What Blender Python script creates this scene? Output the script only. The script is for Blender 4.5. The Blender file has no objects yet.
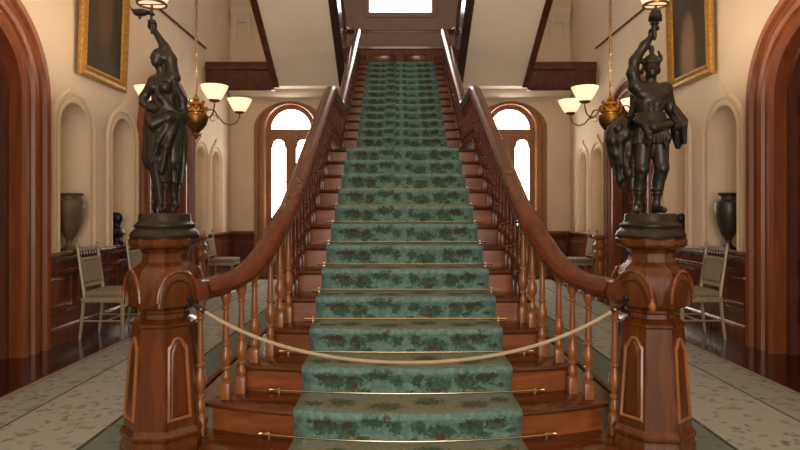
import bpy, bmesh, math, random
import numpy as np
from mathutils import Vector, Matrix
from mathutils.geometry import tessellate_polygon
PI = math.pi
random.seed(7)
scene = bpy.context.scene
COL = scene.collection

# ------------------------------------------------------------------ helpers
def lin(r, g, b):
    f = lambda c: (c/255/12.92) if c/255 <= .04045 else ((c/255+.055)/1.055)**2.4
    return (f(r), f(g), f(b), 1)

class MB:
    def __init__(s): s.v = []; s.f = []; s.uv = None
    def add(s, vs, fs):
        n = len(s.v); s.v += [tuple(p) for p in vs]; s.f += [tuple(i+n for i in f) for f in fs]; return s
    def box(s, x0, x1, y0, y1, z0, z1):
        return s.add([(x, y, z) for z in (z0, z1) for y in (y0, y1) for x in (x0, x1)],
                     [(0, 2, 3, 1), (4, 5, 7, 6), (0, 1, 5, 4), (2, 6, 7, 3), (0, 4, 6, 2), (1, 3, 7, 5)])
    def bbox(s, x0, x1, y0, y1, z0, z1, b=.006):          # box with chamfered edges
        bm = bmesh.new(); bmesh.ops.create_cube(bm, size=1)
        for v in bm.verts:
            v.co = ((x0+x1)/2+v.co.x*(x1-x0), (y0+y1)/2+v.co.y*(y1-y0), (z0+z1)/2+v.co.z*(z1-z0))
        bmesh.ops.bevel(bm, geom=bm.edges[:], offset=b, segments=2, profile=.5, affect='EDGES')
        bm.verts.index_update()
        s.add([v.co[:] for v in bm.verts], [[v.index for v in f.verts] for f in bm.faces]); bm.free(); return s
    def loft(s, rings, closed=True, caps=True):
        n = len(rings[0]); vs = [p for r in rings for p in r]; fs = []
        for i in range(len(rings)-1):
            for j in range(n if closed else n-1):
                k = (j+1) % n
                fs.append((i*n+j, i*n+k, (i+1)*n+k, (i+1)*n+j))
        if caps and closed:
            fs.append(tuple(range(n))[::-1]); m = (len(rings)-1)*n; fs.append(tuple(m+j for j in range(n)))
        return s.add(vs, fs)
    def lathe(s, prof, c=(0, 0, 0), n=16, rot=0, caps=True, sx=1, sy=1):
        rings = [[(c[0]+r*sx*math.cos(rot+2*PI*j/n), c[1]+r*sy*math.sin(rot+2*PI*j/n), c[2]+z) for j in range(n)] for r, z in prof]
        return s.loft(rings, True, caps)
    def sweep(s, path, prof, up=(0, 0, 1), caps=True, closed=True):
        P = [Vector(p) for p in path]; U = Vector(up); rings = []
        for i, p in enumerate(P):
            t = (P[min(i+1, len(P)-1)]-P[max(i-1, 0)]).normalized()
            sd = t.cross(U)
            if sd.length < 1e-4: sd = t.cross(Vector((.3, 1, .1)))
            sd.normalize(); u = sd.cross(t).normalized()
            rings.append([tuple(p+sd*a+u*b) for a, b in prof])
        return s.loft(rings, closed, caps)
    def tube(s, path, r, n=8):
        if not hasattr(r, '__len__'): r = [r]*len(path)
        P = [Vector(p) for p in path]; rings = []; pu = None
        for i, p in enumerate(P):
            t = (P[min(i+1, len(P)-1)]-P[max(i-1, 0)]).normalized()
            if pu is None:
                pu = t.orthogonal().normalized()
            pu = (pu - t*pu.dot(t)).normalized(); w = t.cross(pu)
            rings.append([tuple(p+(pu*math.cos(2*PI*k/n)+w*math.sin(2*PI*k/n))*r[i]) for k in range(n)])
        return s.loft(rings)
    def ball(s, c, r, n=10, m=6):
        if not hasattr(r, '__len__'): r = (r, r, r)
        rings = []
        for i in range(1, m):
            a = PI*i/m
            rings.append([(c[0]+r[0]*math.sin(a)*math.cos(2*PI*j/n), c[1]+r[1]*math.sin(a)*math.sin(2*PI*j/n), c[2]-r[2]*math.cos(a)) for j in range(n)])
        return s.loft(rings)
    def plate(s, outer, holes, fn, d0, d1):               # flat plate with holes, extruded
        loops = [outer]+holes
        tris = tessellate_polygon([[Vector((u, v, 0)) for u, v in l] for l in loops])
        flat = [p for l in loops for p in l]; n = len(flat)
        s.add([fn(u, v, d) for d in (d0, d1) for u, v in flat],
              [tuple(t) for t in tris]+[tuple(i+n for i in t[::-1]) for t in tris])
        for l in loops:
            m = len(l)
            s.add([fn(u, v, d) for d in (d0, d1) for u, v in l], [(j, (j+1) % m, m+(j+1) % m, m+j) for j in range(m)])
        return s
    def build(s, name, mat, parent=None, loc=None, smooth=35, recalc=True):
        me = bpy.data.meshes.new(name); me.from_pydata(s.v, [], s.f)
        bm = bmesh.new(); bm.from_mesh(me)
        bmesh.ops.remove_doubles(bm, verts=bm.verts, dist=1e-5)
        if recalc: bmesh.ops.recalc_face_normals(bm, faces=bm.faces)
        bm.to_mesh(me); bm.free()
        if smooth:
            me.shade_smooth(); me.set_sharp_from_angle(angle=math.radians(smooth))
        me.materials.append(mat)
        return link(name, me, parent, loc)

def link(name, me, parent=None, loc=None):
    o = bpy.data.objects.new(name, me); COL.objects.link(o)
    if parent is not None: o.parent = parent
    if loc is not None: o.location = loc
    return o
def tag(o, label, cat, group=None):
    o['label'] = label; o['category'] = cat
    if group: o['group'] = group
    return o
def thing(name, label, cat, loc=(0, 0, 0), rz=0, group=None):
    o = bpy.data.objects.new(name, None); COL.objects.link(o); o.empty_display_size = .1
    o.location = loc; o.rotation_euler = (0, 0, rz)
    return tag(o, label, cat, group)
def struct(o):
    o['kind'] = 'structure'; return o
def dup(root, loc, rz, label, group=None):
    r = root.copy(); COL.objects.link(r); r.location = loc; r.rotation_euler = (0, 0, rz); r['label'] = label
    if group: r['group'] = group
    for ch in list(root.children):
        c = ch.copy(); COL.objects.link(c); c.parent = r
        for g in list(ch.children):
            d = g.copy(); COL.objects.link(d); d.parent = c
    return r

# ------------------------------------------------------------------ materials
def nt(m):
    m.use_nodes = True; t = m.node_tree; return t, t.nodes, t.links, t.nodes['Principled BSDF']
def node(N, typ, **kw):
    n = N.new(typ)
    for k, v in kw.items(): setattr(n, k, v)
    return n
def ramp(N, stops):
    r = N.new('ShaderNodeValToRGB'); e = r.color_ramp.elements
    while len(e) < len(stops): e.new(.5)
    for i, (p, c) in enumerate(stops): e[i].position = p; e[i].color = c
    return r
def plain(name, c, rough=.5, metal=0, c2=None, scale=8, bump=0, coat=0, spec=None):
    m = bpy.data.materials.new(name); t, N, L, B = nt(m)
    B.inputs['Roughness'].default_value = rough; B.inputs['Metallic'].default_value = metal
    B.inputs['Coat Weight'].default_value = coat; B.inputs['Coat Roughness'].default_value = .1
    if spec is not None: B.inputs['Specular IOR Level'].default_value = spec
    tc = N.new('ShaderNodeTexCoord'); nz = N.new('ShaderNodeTexNoise'); nz.inputs['Scale'].default_value = scale
    nz.inputs['Detail'].default_value = 4
    L.new(tc.outputs['Object'], nz.inputs['Vector'])
    r = ramp(N, [(.3, c), (.7, c2 or tuple([x*.88 for x in c[:3]]+[1]))])
    L.new(nz.outputs['Fac'], r.inputs['Fac']); L.new(r.outputs['Color'], B.inputs['Base Color'])
    if bump:
        b = N.new('ShaderNodeBump'); b.inputs['Strength'].default_value = bump; b.inputs['Distance'].default_value = .01
        L.new(nz.outputs['Fac'], b.inputs['Height']); L.new(b.outputs['Normal'], B.inputs['Normal'])
    return m
def wood(name, c1, c2, rough=.28, axis='Z', scale=14, coat=.3):
    m = bpy.data.materials.new(name); t, N, L, B = nt(m)
    tc = N.new('ShaderNodeTexCoord'); mp = N.new('ShaderNodeMapping')
    s = [scale]*3; s['XYZ'.index(axis)] = scale*.09; mp.inputs['Scale'].default_value = s
    nz = N.new('ShaderNodeTexNoise'); nz.inputs['Scale'].default_value = 1.6; nz.inputs['Detail'].default_value = 5
    nz.inputs['Distortion'].default_value = .8
    L.new(tc.outputs['Object'], mp.inputs['Vector']); L.new(mp.outputs['Vector'], nz.inputs['Vector'])
    r = ramp(N, [(.32, c1), (.68, c2)]); L.new(nz.outputs['Fac'], r.inputs['Fac'])
    L.new(r.outputs['Color'], B.inputs['Base Color'])
    rr = N.new('ShaderNodeMapRange'); rr.inputs['To Min'].default_value = rough*.85; rr.inputs['To Max'].default_value = rough*1.2
    L.new(nz.outputs['Fac'], rr.inputs['Value']); L.new(rr.outputs['Result'], B.inputs['Roughness'])
    B.inputs['Coat Weight'].default_value = coat; B.inputs['Coat Roughness'].default_value = .12
    return m
def emit(name, c, strength, base=None):
    m = bpy.data.materials.new(name); t, N, L, B = nt(m)
    B.inputs['Base Color'].default_value = base or c; B.inputs['Emission Color'].default_value = c
    B.inputs['Emission Strength'].default_value = strength; B.inputs['Roughness'].default_value = .4
    return m

M = {}
M['plaster'] = plain('cream_plaster', lin(228, 205, 176), .7, c2=lin(222, 198, 168), scale=2)
M['white_plaster'] = plain('pale_plaster', lin(224, 210, 188), .75, c2=lin(218, 204, 181), scale=2)
M['mauve'] = plain('mauve_brown_wall', lin(142, 116, 106), .6, scale=2)  # mauve-brown middle of the landing wall and window surround
M['red'] = wood('red_brown_wood', lin(96, 48, 26), lin(132, 70, 36), .26, 'Z')
M['newel'] = wood('newel_wood', lin(76, 37, 14), lin(106, 55, 21), .26, 'Z', 10, .15)
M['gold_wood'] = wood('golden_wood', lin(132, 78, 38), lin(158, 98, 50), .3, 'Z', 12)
M['step'] = wood('step_wood', lin(112, 58, 26), lin(148, 84, 42), .3, 'X', 9, .08)
M['tread'] = wood('dark_reflection_tread_wood', lin(74, 34, 15), lin(102, 52, 24), .2, 'X', 9, .15)  # step wood darkened to carry the dark reflections on the treads
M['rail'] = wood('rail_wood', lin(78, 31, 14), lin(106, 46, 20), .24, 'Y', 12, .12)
M['door_red'] = wood('door_casing_wood', lin(116, 57, 26), lin(140, 74, 36), .42, 'Z', 9, .1)
M['string_wood'] = wood('dark_string_wood', lin(44, 24, 19), lin(60, 34, 26), .22, 'Y', 9)
M['leaf_wood'] = wood('door_leaf_wood', lin(78, 36, 22), lin(102, 50, 30), .6, 'Z', 9, 0)
M['door_brown'] = wood('daylit_back_door_wood', lin(142, 90, 54), lin(162, 108, 68), .35, 'Z', 9)  # door wood lightened, daylight on the back doors put into its colour
M['dark'] = wood('dark_wood', lin(66, 30, 20), lin(92, 44, 27), .25, 'Y', 9)
M['panel'] = wood('dado_panel_wood', lin(88, 43, 26), lin(116, 60, 36), .22, 'Z', 9)
M['floor'] = wood('polished_floor_wood', lin(38, 17, 11), lin(52, 25, 16), .16, 'Y', 6, .4)
M['brass'] = plain('brass', lin(190, 140, 70), .28, 1, scale=20)
M['old_brass'] = plain('aged_brass', lin(160, 118, 62), .36, .85, c2=lin(104, 72, 38), scale=24)
M['dull_brass'] = plain('tarnished_brass', lin(126, 98, 64), .45, .6, scale=24)
M['rod'] = plain('polished_brass', lin(206, 182, 138), .25, 1, scale=20)
M['gilt'] = plain('gilded_wood', lin(196, 150, 78), .38, .6, c2=lin(158, 114, 54), scale=26, bump=.2)
M['bronze'] = plain('dark_bronze', lin(62, 53, 44), .36, .5, c2=lin(44, 38, 32), scale=16)
M['bronze2'] = plain('bronze_drapery', lin(58, 50, 42), .4, .45, c2=lin(42, 36, 31), scale=18)
M['shade'] = emit('lit_frosted_glass', lin(255, 226, 182), 1.0, lin(245, 230, 200))
M['pane'] = emit('daylit_glass', lin(255, 248, 236), 12)
M['pane_top'] = emit('bright_daylit_glass', lin(255, 253, 248), 5)
M['rope'] = plain('pale_rope', lin(186, 164, 132), .85, scale=80)
M['urn_grey'] = plain('weathered_urn_glaze', lin(112, 92, 66), .5, c2=lin(88, 72, 52), scale=9)
M['urn_dark'] = plain('dark_urn_glaze', lin(62, 54, 44), .35, c2=lin(46, 40, 33), scale=9)
M['black'] = plain('black_bronze', lin(34, 32, 36), .3, .3, scale=20)
M['fabric'] = plain('pale_upholstery', lin(146, 134, 110), .85, c2=lin(126, 116, 94), scale=60)
M['chair_wood'] = wood('pale_chair_wood', lin(148, 130, 102), lin(174, 156, 126), .4, 'Z', 14)

def canvas_mat(name, bg1, bg2, fig, cx, cz, rx, rz):
    m = bpy.data.materials.new(name); t, N, L, B = nt(m)
    tc = N.new('ShaderNodeTexCoord'); nz = N.new('ShaderNodeTexNoise'); nz.inputs['Scale'].default_value = 2.2; nz.inputs['Detail'].default_value = 5
    L.new(tc.outputs['Generated'], nz.inputs['Vector'])
    r = ramp(N, [(.3, bg1), (.7, bg2)]); L.new(nz.outputs['Fac'], r.inputs['Fac'])
    sep = N.new('ShaderNodeSeparateXYZ'); L.new(tc.outputs['Generated'], sep.inputs[0])
    def m2(op, a, b):
        n = node(N, 'ShaderNodeMath', operation=op)
        for i, x in enumerate((a, b)):
            if isinstance(x, (int, float)): n.inputs[i].default_value = x
            else: L.new(x, n.inputs[i])
        return n.outputs[0]
    u = m2('DIVIDE', m2('SUBTRACT', sep.outputs['Y'], cx), rx); v = m2('DIVIDE', m2('SUBTRACT', sep.outputs['Z'], cz), rz)
    d = m2('ADD', m2('ADD', m2('MULTIPLY', u, u), m2('MULTIPLY', v, v)), m2('MULTIPLY', nz.outputs['Fac'], 1.2))
    mr = N.new('ShaderNodeMapRange'); mr.inputs['From Min'].default_value = .9; mr.inputs['From Max'].default_value = 1.8
    mr.inputs['To Min'].default_value = 1; mr.inputs['To Max'].default_value = 0
    L.new(d, mr.inputs['Value'])
    mx = node(N, 'ShaderNodeMix', data_type='RGBA'); L.new(mr.outputs['Result'], mx.inputs[0])
    L.new(r.outputs['Color'], mx.inputs[6]); mx.inputs[7].default_value = fig
    L.new(mx.outputs[2], B.inputs['Base Color']); B.inputs['Roughness'].default_value = .45
    return m

def spots_mat(name, base1, base2, groups, distort=.05, dscale=9, rough=.95, coords='UV', mottle=14, leafy=True):
    """carpet: base colour plus groups of soft-edged motifs (u, v, ru, rv) laid out in the cloth's own UV"""
    m = bpy.data.materials.new(name); t, N, L, B = nt(m)
    B.inputs['Roughness'].default_value = rough; B.inputs['Specular IOR Level'].default_value = .15
    tc = N.new('ShaderNodeTexCoord')
    nb = N.new('ShaderNodeTexNoise'); nb.inputs['Scale'].default_value = mottle; nb.inputs['Detail'].default_value = 4
    L.new(tc.outputs['Object'], nb.inputs['Vector'])
    r = ramp(N, [(.35, base1), (.65, base2)]); L.new(nb.outputs['Fac'], r.inputs['Fac'])
    nz = N.new('ShaderNodeTexNoise'); nz.inputs['Scale'].default_value = dscale; nz.inputs['Detail'].default_value = 3
    L.new(tc.outputs['Object'], nz.inputs['Vector'])
    sub = node(N, 'ShaderNodeVectorMath', operation='SUBTRACT'); L.new(nz.outputs['Color'], sub.inputs[0]); sub.inputs[1].default_value = (.5, .5, .5)
    sc = node(N, 'ShaderNodeVectorMath', operation='MULTIPLY'); L.new(sub.outputs[0], sc.inputs[0]); sc.inputs[1].default_value = (distort, distort*3.4, 0)
    ad = node(N, 'ShaderNodeVectorMath', operation='ADD'); L.new(tc.outputs[coords], ad.inputs[0]); L.new(sc.outputs[0], ad.inputs[1])
    cur = r.outputs['Color']
    for col, col2, spots, amount in groups:
        acc = None
        for (u, v, ru, rv) in spots:
            a = node(N, 'ShaderNodeVectorMath', operation='SUBTRACT'); L.new(ad.outputs[0], a.inputs[0]); a.inputs[1].default_value = (u, v, 0)
            b = node(N, 'ShaderNodeVectorMath', operation='MULTIPLY'); L.new(a.outputs[0], b.inputs[0]); b.inputs[1].default_value = (1/ru, 1/rv, 0)
            c = node(N, 'ShaderNodeVectorMath', operation='LENGTH'); L.new(b.outputs[0], c.inputs[0])
            if acc is None: acc = c.outputs['Value']
            else:
                mn = node(N, 'ShaderNodeMath', operation='MINIMUM'); L.new(acc, mn.inputs[0]); L.new(c.outputs['Value'], mn.inputs[1]); acc = mn.outputs[0]
        if leafy and col is not groups[0][0]:
            for sc_, am in (((62, 1.7), (20, .7)) if col is groups[1][0] else ((62, .9), (20, .2))):
                n4 = N.new('ShaderNodeTexNoise'); n4.inputs['Scale'].default_value = sc_; n4.inputs['Detail'].default_value = 1; L.new(tc.outputs['Object'], n4.inputs['Vector'])
                ma = node(N, 'ShaderNodeMath', operation='MULTIPLY_ADD'); L.new(n4.outputs['Fac'], ma.inputs[0]); ma.inputs[1].default_value = am; L.new(acc, ma.inputs[2])
                mb_ = node(N, 'ShaderNodeMath', operation='SUBTRACT'); L.new(ma.outputs[0], mb_.inputs[0]); mb_.inputs[1].default_value = am*.5; acc = mb_.outputs[0]
        mr = N.new('ShaderNodeMapRange'); mr.inputs['From Min'].default_value = .75; mr.inputs['From Max'].default_value = 1.15
        mr.inputs['To Min'].default_value = amount; mr.inputs['To Max'].default_value = 0
        L.new(acc, mr.inputs['Value'])
        cr = ramp(N, [(.4, col), (.6, col2)])
        n2 = N.new('ShaderNodeTexNoise'); n2.inputs['Scale'].default_value = 40; L.new(tc.outputs['Object'], n2.inputs['Vector']); L.new(n2.outputs['Fac'], cr.inputs['Fac'])
        mx = node(N, 'ShaderNodeMix', data_type='RGBA'); L.new(mr.outputs['Result'], mx.inputs[0]); L.new(cur, mx.inputs[6]); L.new(cr.outputs['Color'], mx.inputs[7])
        cur = mx.outputs[2]
    L.new(cur, B.inputs['Base Color'])
    # pile bump
    n3 = N.new('ShaderNodeTexNoise'); n3.inputs['Scale'].default_value = 260; L.new(tc.outputs['Object'], n3.inputs['Vector'])
    bp = N.new('ShaderNodeBump'); bp.inputs['Strength'].default_value = .35; bp.inputs['Distance'].default_value = .004
    L.new(n3.outputs['Fac'], bp.inputs['Height']); L.new(bp.outputs['Normal'], B.inputs['Normal'])
    return m
# ------------------------------------------------------------------ staircase geometry (stair axis is x = 0, camera looks along +Y)
R, T, TU = .158, .289, .255
def Yr(i): return 3.04+(i-1)*T                      # riser i, lower flight (0..12)
Y_L = Yr(12)                                        # landing nosing
YM = 7.49
def Yu(j): return YM+(j-1)*TU                       # riser j, upper flight (1..13)
H_L = 13*R; H_U = 26*R; Y_U = Yu(13)
BOW = {0: .2, 1: .17, 2: .115, 3: .055}
def bow(i, x): return BOW.get(i, 0)*x*x - (.03 if i < 3 else 0)
def bx(y): return .787+.5*max(0, 3.95-y)**2          # baluster line
WU = .85

# ------------------------------------------------------------------ the setting
WX = 3.6; Y0, Y1 = -3.0, 12.1; HT = 8.0
def arch(c, r, z0, zs, n=20, o=0):                   # closed arched loop (u, v)
    return [(c-r, z0), (c+r, z0)] + [(c+r*math.cos(PI*k/n), zs+r*math.sin(PI*k/n)) for k in range(0, n+1)]
def arch_line(c, r, z0, zs, n=20, rv=None):
    rv = rv or r
    return [(c+r, z0)]+[(c+r*math.cos(PI*k/n), zs+rv*math.sin(PI*k/n)) for k in range(0, n+1)]+[(c-r, z0)]
def arch_casing(mb, c, r, z0, zs, prof, fn, n=24, sq=1):   # prof: (offset outwards, depth)
    cols = [arch_line(c, r+o, z0, zs, n, r+o*sq) for o, d in prof]
    rings = [[fn(cols[k][i][0], cols[k][i][1], prof[k][1]) for k in range(len(prof))] for i in range(len(cols[0]))]
    mb.loft(rings, True, True)

floor_bm = MB(); floor_bm.box(-WX-.3, WX+.3, Y0-.3, Y1+.3, -.2, 0)
fl = struct(floor_bm.build('floor', M['floor'], smooth=0))

NICHE0 = [(6.4, .28), (7.5, .28), (10.42, .25), (11.25, .25)]
NZ0, NZS = .95, 2.28
DOORS0 = [4.85, 8.9]
tn = [0]
def trim(mb, mat, smooth=35):
    tn[0] += 1
    return struct(mb.build('trim_%d' % tn[0], mat, smooth=smooth))
def side_fn(s): return lambda u, v, d: (s*(WX+d), u, v)

for s, side in ((-1, 'left'), (1, 'right')):
    fn = side_fn(s); w = MB(); off = -.14 if s < 0 else .02
    NICHE = [(c+off, r) for c, r in NICHE0]; DOORS = [c+off for c in DOORS0]
    holes = [arch(c, .66, .0, 2.48)[0:] for c in DOORS]
    holes = [[(c-.66, -.05), (c+.66, -.05)]+h[2:] for c, h in zip(DOORS, holes)]
    holes += [arch(c, r, NZ0, NZS) for c, r in NICHE]
    w.plate([(Y0, -.1), (Y1, -.1), (Y1, HT), (Y0, HT)], holes, fn, 0, .3)
    for c, r in NICHE:                                # concave recess
        n, dp = 14, .24
        rows = []
        for v in (NZ0, NZ0+.4, NZ0+.8, NZS):
            rows.append([fn(c+r*math.cos(PI*k/n), v, dp*math.sin(PI*k/n)) for k in range(n+1)])
        for q in range(1, 9):
            a = PI/2*q/8
            rows.append([fn(c+r*math.cos(PI*k/n)*math.cos(a), NZS+r*math.sin(a), dp*math.sin(PI*k/n)*math.cos(a)) for k in range(n+1)])
        w.loft(rows, False, False)
        w.add([fn(c+r*math.cos(PI*k/n), NZ0, dp*math.sin(PI*k/n)) for k in range(n+1)], [tuple(range(n+1))])
    struct(w.build('wall_'+side, M['plaster'], recalc=False))
    for c, r in NICHE:                                # arched surround of each niche
        q = MB()
        arch_casing(q, c, r, NZ0, NZS, [(0, .01), (0, -.012), (.018, -.022), (.035, -.012), (.04, .01)], fn)
        arch_casing(q, c, r+.085, NZ0, NZS, [(0, .01), (0, -.018), (.018, -.032), (.036, -.03), (.05, -.014), (.055, .01)], fn)
        # crest at the crown
        zc = NZS+r+.13
        pts = [(-.15, -.05), (.15, -.05), (.13, .0), (.06, .03), (.045, .075), (.02, .11), (-.02, .11), (-.045, .075), (-.06, .03), (-.13, 0)]
        q.plate([(c+a, zc+b) for a, b in pts], [], fn, .0, -.03)
        trim(q, M['plaster'])
    # dado between the doors, chair rail, baseboard
    prof = [(.0, .0), (-.05, .0), (-.05, .14), (-.042, .16), (-.024, .18), (-.022, .3), (-.036, .31), (-.036, .335), (-.022, .345), (-.022, .72),
            (-.036, .73), (-.036, .75), (-.022, .76), (-.022, .85), (-.04, .87), (-.07, .9), (-.078, .925), (-.07, .945), (0, .945)]
    segs = [(Y0, DOORS[0]-1.0), (DOORS[0]+1.0, DOORS[1]-1.0), (DOORS[1]+1.0, Y1)]
    for a, b in segs:
        q = MB(); q.loft([[(s*(WX+d), y, z) for d, z in prof] for y in (a, b)])
        n = max(1, round((b-a)/.55)); wd = (b-a)/n
        for k in range(n):
            y0, y1 = a+k*wd+.07, a+(k+1)*wd-.07
            rect = lambda o: [(y0+o, .38+o), (y1-o, .38+o), (y1-o, .69-o), (y0+o, .69-o)]
            q.loft([[fn(u, v, d) for u, v in rect(o)] for o, d in ((0, -.02), (.0, -.036), (.018, -.04), (.03, -.028), (.05, -.03))])
        trim(q, M['panel'])
    # picture rail
    q = MB(); q.loft([[(s*(WX+d), y, 4.35+z) for d, z in ((0, 0), (-.025, 0), (-.035, .02), (-.02, .035), (0, .035))] for y in (Y0, 10.5)])
    trim(q, M['dark'])
    # arched side doors
    for di, c in enumerate(DOORS):
        d = MB()
        cp = [(-.01, .12), (-.01, -.02), (.02, -.05), (.05, -.05), (.065, -.03), (.11, -.03), (.125, -.06), (.165, -.075), (.2, -.055), (.215, -.045),
              (.26, -.045), (.275, -.085), (.31, -.1), (.335, -.085), (.345, -.05), (.345, 0.01)]
        arch_casing(d, c, .655, .0, 2.48, cp, fn, 30)
        nm = (1 if s < 0 else 3)+di
        dr = struct(d.build('door_%d' % nm, M['door_red']))
        jb = MB(); arch_casing(jb, c, .60, 0, 2.48, [(.0, .1), (.055, .1), (.055, .26), (.0, .26)], fn, 30)
        jb.build('door_jamb', M['leaf_wood'], dr)
        # two leaves with rounded raised panels
        lf = MB(); lf.plate([(c-.62, .003), (c+.62, .003)]+arch(c, .62, 0, 2.48, 20)[2:], [], fn, .18, .24)
        for half in (-1, 1):
            cc = c+half*.30
            for (za, zb) in ((.25, .62), (.72, 1.0), (1.1, 1.38), (1.48, 1.76), (1.86, 2.14), (2.22, 2.5)):
                rr = min((zb-za)/2, .13)
                def lp(o):
                    w2, h2 = .23-o, (zb-za)/2-o; q2 = max(.005, rr-o); out = []
                    for (sx, sz, a0) in ((1, -1, -PI/2), (1, 1, 0), (-1, 1, PI/2), (-1, -1, PI)):
                        for k in range(6):
                            a = a0+PI/2*k/5; out.append((cc+sx*(w2-q2)+q2*math.cos(a), (za+zb)/2+sz*(h2-q2)+q2*math.sin(a)))
                    return out
                lf.loft([[fn(u, v, dd) for u, v in lp(o)] for o, dd in ((0, .19), (0, .15), (.02, .135), (.045, .15), (.06, .165), (.1, .15), (.11, .15))])
        leaf = lf.build('door_leaf', M['leaf_wood'], dr)
        st = MB(); st.box(*sorted((s*(WX+.14), s*(WX+.2))), c-.03, c+.03, .005, 3.08); st.build('meeting_stile', M['leaf_wood'], dr)
        kb = MB(); kb.lathe([(.004, 0), (.012, .0), (.012, .03), (.03, .045), (.03, .065), (.0, .08)], n=12)
        k = kb.build('door_knob', M['brass'], dr); k.rotation_euler = (0, -s*PI/2, 0); k.location = (s*(WX+.14), c-.1, 1.05)

# back wall with two glazed doors, and the landing wall and window above
bw = MB(); bf = lambda u, v, d: (u, Y1+d, v)
BD = 2.33
holes = [[(c-.53, -.05), (c+.53, -.05)]+arch(c, .53, 0, 3.10)[2:] for c in (-BD, BD)]
bw.plate([(-WX-.3, -.1), (WX+.3, -.1), (WX+.3, 3.90), (-WX-.3, 3.90)], holes, bf, 0, .3)
struct(bw.build('wall_back', M['plaster'], recalc=False))
uw = MB(); uw.plate([(-WX-.3, 3.902), (WX+.3, 3.902), (WX+.3, HT), (-WX-.3, HT)], [[(-1.3, 4.12), (1.3, 4.12), (1.3, 7.9), (-1.3, 7.9)]], bf, 0, .3)
struct(uw.build('wall_landing', M['plaster'], recalc=False))
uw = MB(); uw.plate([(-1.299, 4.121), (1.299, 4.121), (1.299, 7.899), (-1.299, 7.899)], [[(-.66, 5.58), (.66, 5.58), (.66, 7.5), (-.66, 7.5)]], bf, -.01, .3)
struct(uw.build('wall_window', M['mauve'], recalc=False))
dn = 5
for c in (-BD, BD):
    d = MB()
    arch_casing(d, c, .525, 0, 3.10, [(0, .12), (0, -.02), (.03, -.05), (.06, -.035), (.13, -.035), (.15, -.06), (.23, -.06), (.25, -.02), (.25, .01)], bf, 26, .25)
    dr = struct(d.build('door_%d' % dn, M['door_brown'])); dn += 1
    tr = MB(); fan = [(c+.42*math.cos(PI*k/20), 3.11+.42*math.sin(PI*k/20)) for k in range(21)]
    tr.plate([(c-.53, 2.98), (c+.53, 2.98)]+arch(c, .53, 2.98, 3.10, 20)[2:], [fan], bf, .06, .12)
    tr.build('fanlight_frame', M['door_brown'], dr)
    p = MB(); p.plate(fan, [], bf, .085, .095); p.build('fanlight_pane', M['pane'], dr)
    for h in (-1, 1):
        cc = c+h*.262
        def gl(z0, top):
            g = [(cc-.152, z0), (cc+.152, z0), (cc+.152, top-.17), (cc+.13, top-.15), (cc+.12, top-.09)]
            g += [(cc+.12*math.cos(PI*k/10), top-.09+.1*math.sin(PI*k/10)) for k in range(1, 10)]
            return g+[(cc-.12, top-.09), (cc-.13, top-.15), (cc-.152, top-.17)]
        hole = gl(1.06, 2.88)
        lf = MB(); lf.plate([(cc-.26, .005), (cc+.26, .005), (cc+.26, 2.975), (cc-.26, 2.975)], [hole], bf, .06, .12)
        lf.loft([[bf(u, v, dd) for u, v in [(cc-.16+o, .25+o), (cc+.16-o, .25+o), (cc+.16-o, .9-o), (cc-.16+o, .9-o)]] for o, dd in ((0, .07), (0, .05), (.025, .04), (.05, .055))])
        l = lf.build('door_leaf', M['door_brown'], dr)
        p = MB(); p.plate(hole, [], bf, .085, .095); p.build('pane', M['pane'], l)
        bar = MB(); bar.box(cc-.165, cc+.165, Y1+.07, Y1+.085, 1.98, 2.0); bar.build('glazing_bar', M['dark'], l)
# dado on the back wall
for a, b in ((-WX, -BD-.69), (-BD+.69, BD-.69), (BD+.69, WX)):
    q = MB(); prof = [(0, 0), (-.045, 0), (-.045, .15), (-.02, .18), (-.02, .8), (-.05, .86), (-.06, .92), (-.05, .945), (0, .945)]
    q.loft([[(x, Y1+d, z) for d, z in prof] for x in (a, b)])
    n = max(1, round((b-a)/.5)); wd = (b-a)/n
    for k in range(n):
        x0, x1 = a+k*wd+.07, a+(k+1)*wd-.07
        q.loft([[bf(u, v, dd) for u, v in [(x0+o, .26+o), (x1-o, .26+o), (x1-o, .74-o), (x0+o, .74-o)]] for o, dd in ((0, -.018), (0, -.032), (.02, -.036), (.035, -.024))])
    trim(q, M['panel'])
# landing dado
q = MB(); q.loft([[(x, Y1+d, z) for d, z in ((0, H_U), (-.03, H_U), (-.03, H_U+.15), (-.015, H_U+.17), (-.015, 4.78), (-.04, 4.8), (-.05, 4.84), (0, 4.85))] for x in (-1.28, 1.28)])
for k in range(4):
    x0 = -1.24+k*.64; x1 = x0+.55
    q.loft([[bf(u, v, dd) for u, v in [(x0+o, 4.36+o), (x1-o, 4.36+o), (x1-o, 4.7-o), (x0+o, 4.7-o)]] for o, dd in ((0, -.012), (0, -.03), (.03, -.034), (.05, -.02))])
trim(q, M['panel'])
q = MB(); q.loft([[(x, Y1+d, z) for d, z in ((0, 5.14), (-.03, 5.14), (-.04, 5.17), (-.02, 5.2), (0, 5.2))] for x in (-1.28, 1.28)]); trim(q, M['panel'])
# tall landing window
wf = MB()
rect = lambda o: [(-.66-o, 5.58-o), (.66+o, 5.58-o), (.66+o, 7.5+o), (-.66-o, 7.5+o)]
cols = [(0, .1), (0, -.01), (.02, -.03), (.08, -.03), (.1, -.05), (.12, -.03), (.12, .01)]
wf.loft([[bf(*rect(o)[k], d) for o, d in cols] for k in (0, 1, 2, 3, 0)], True, False)
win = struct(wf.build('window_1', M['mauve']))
p = MB(); p.plate(rect(0), [], bf, .06, .07); p.build('pane', M['pane_top'], win)
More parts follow.
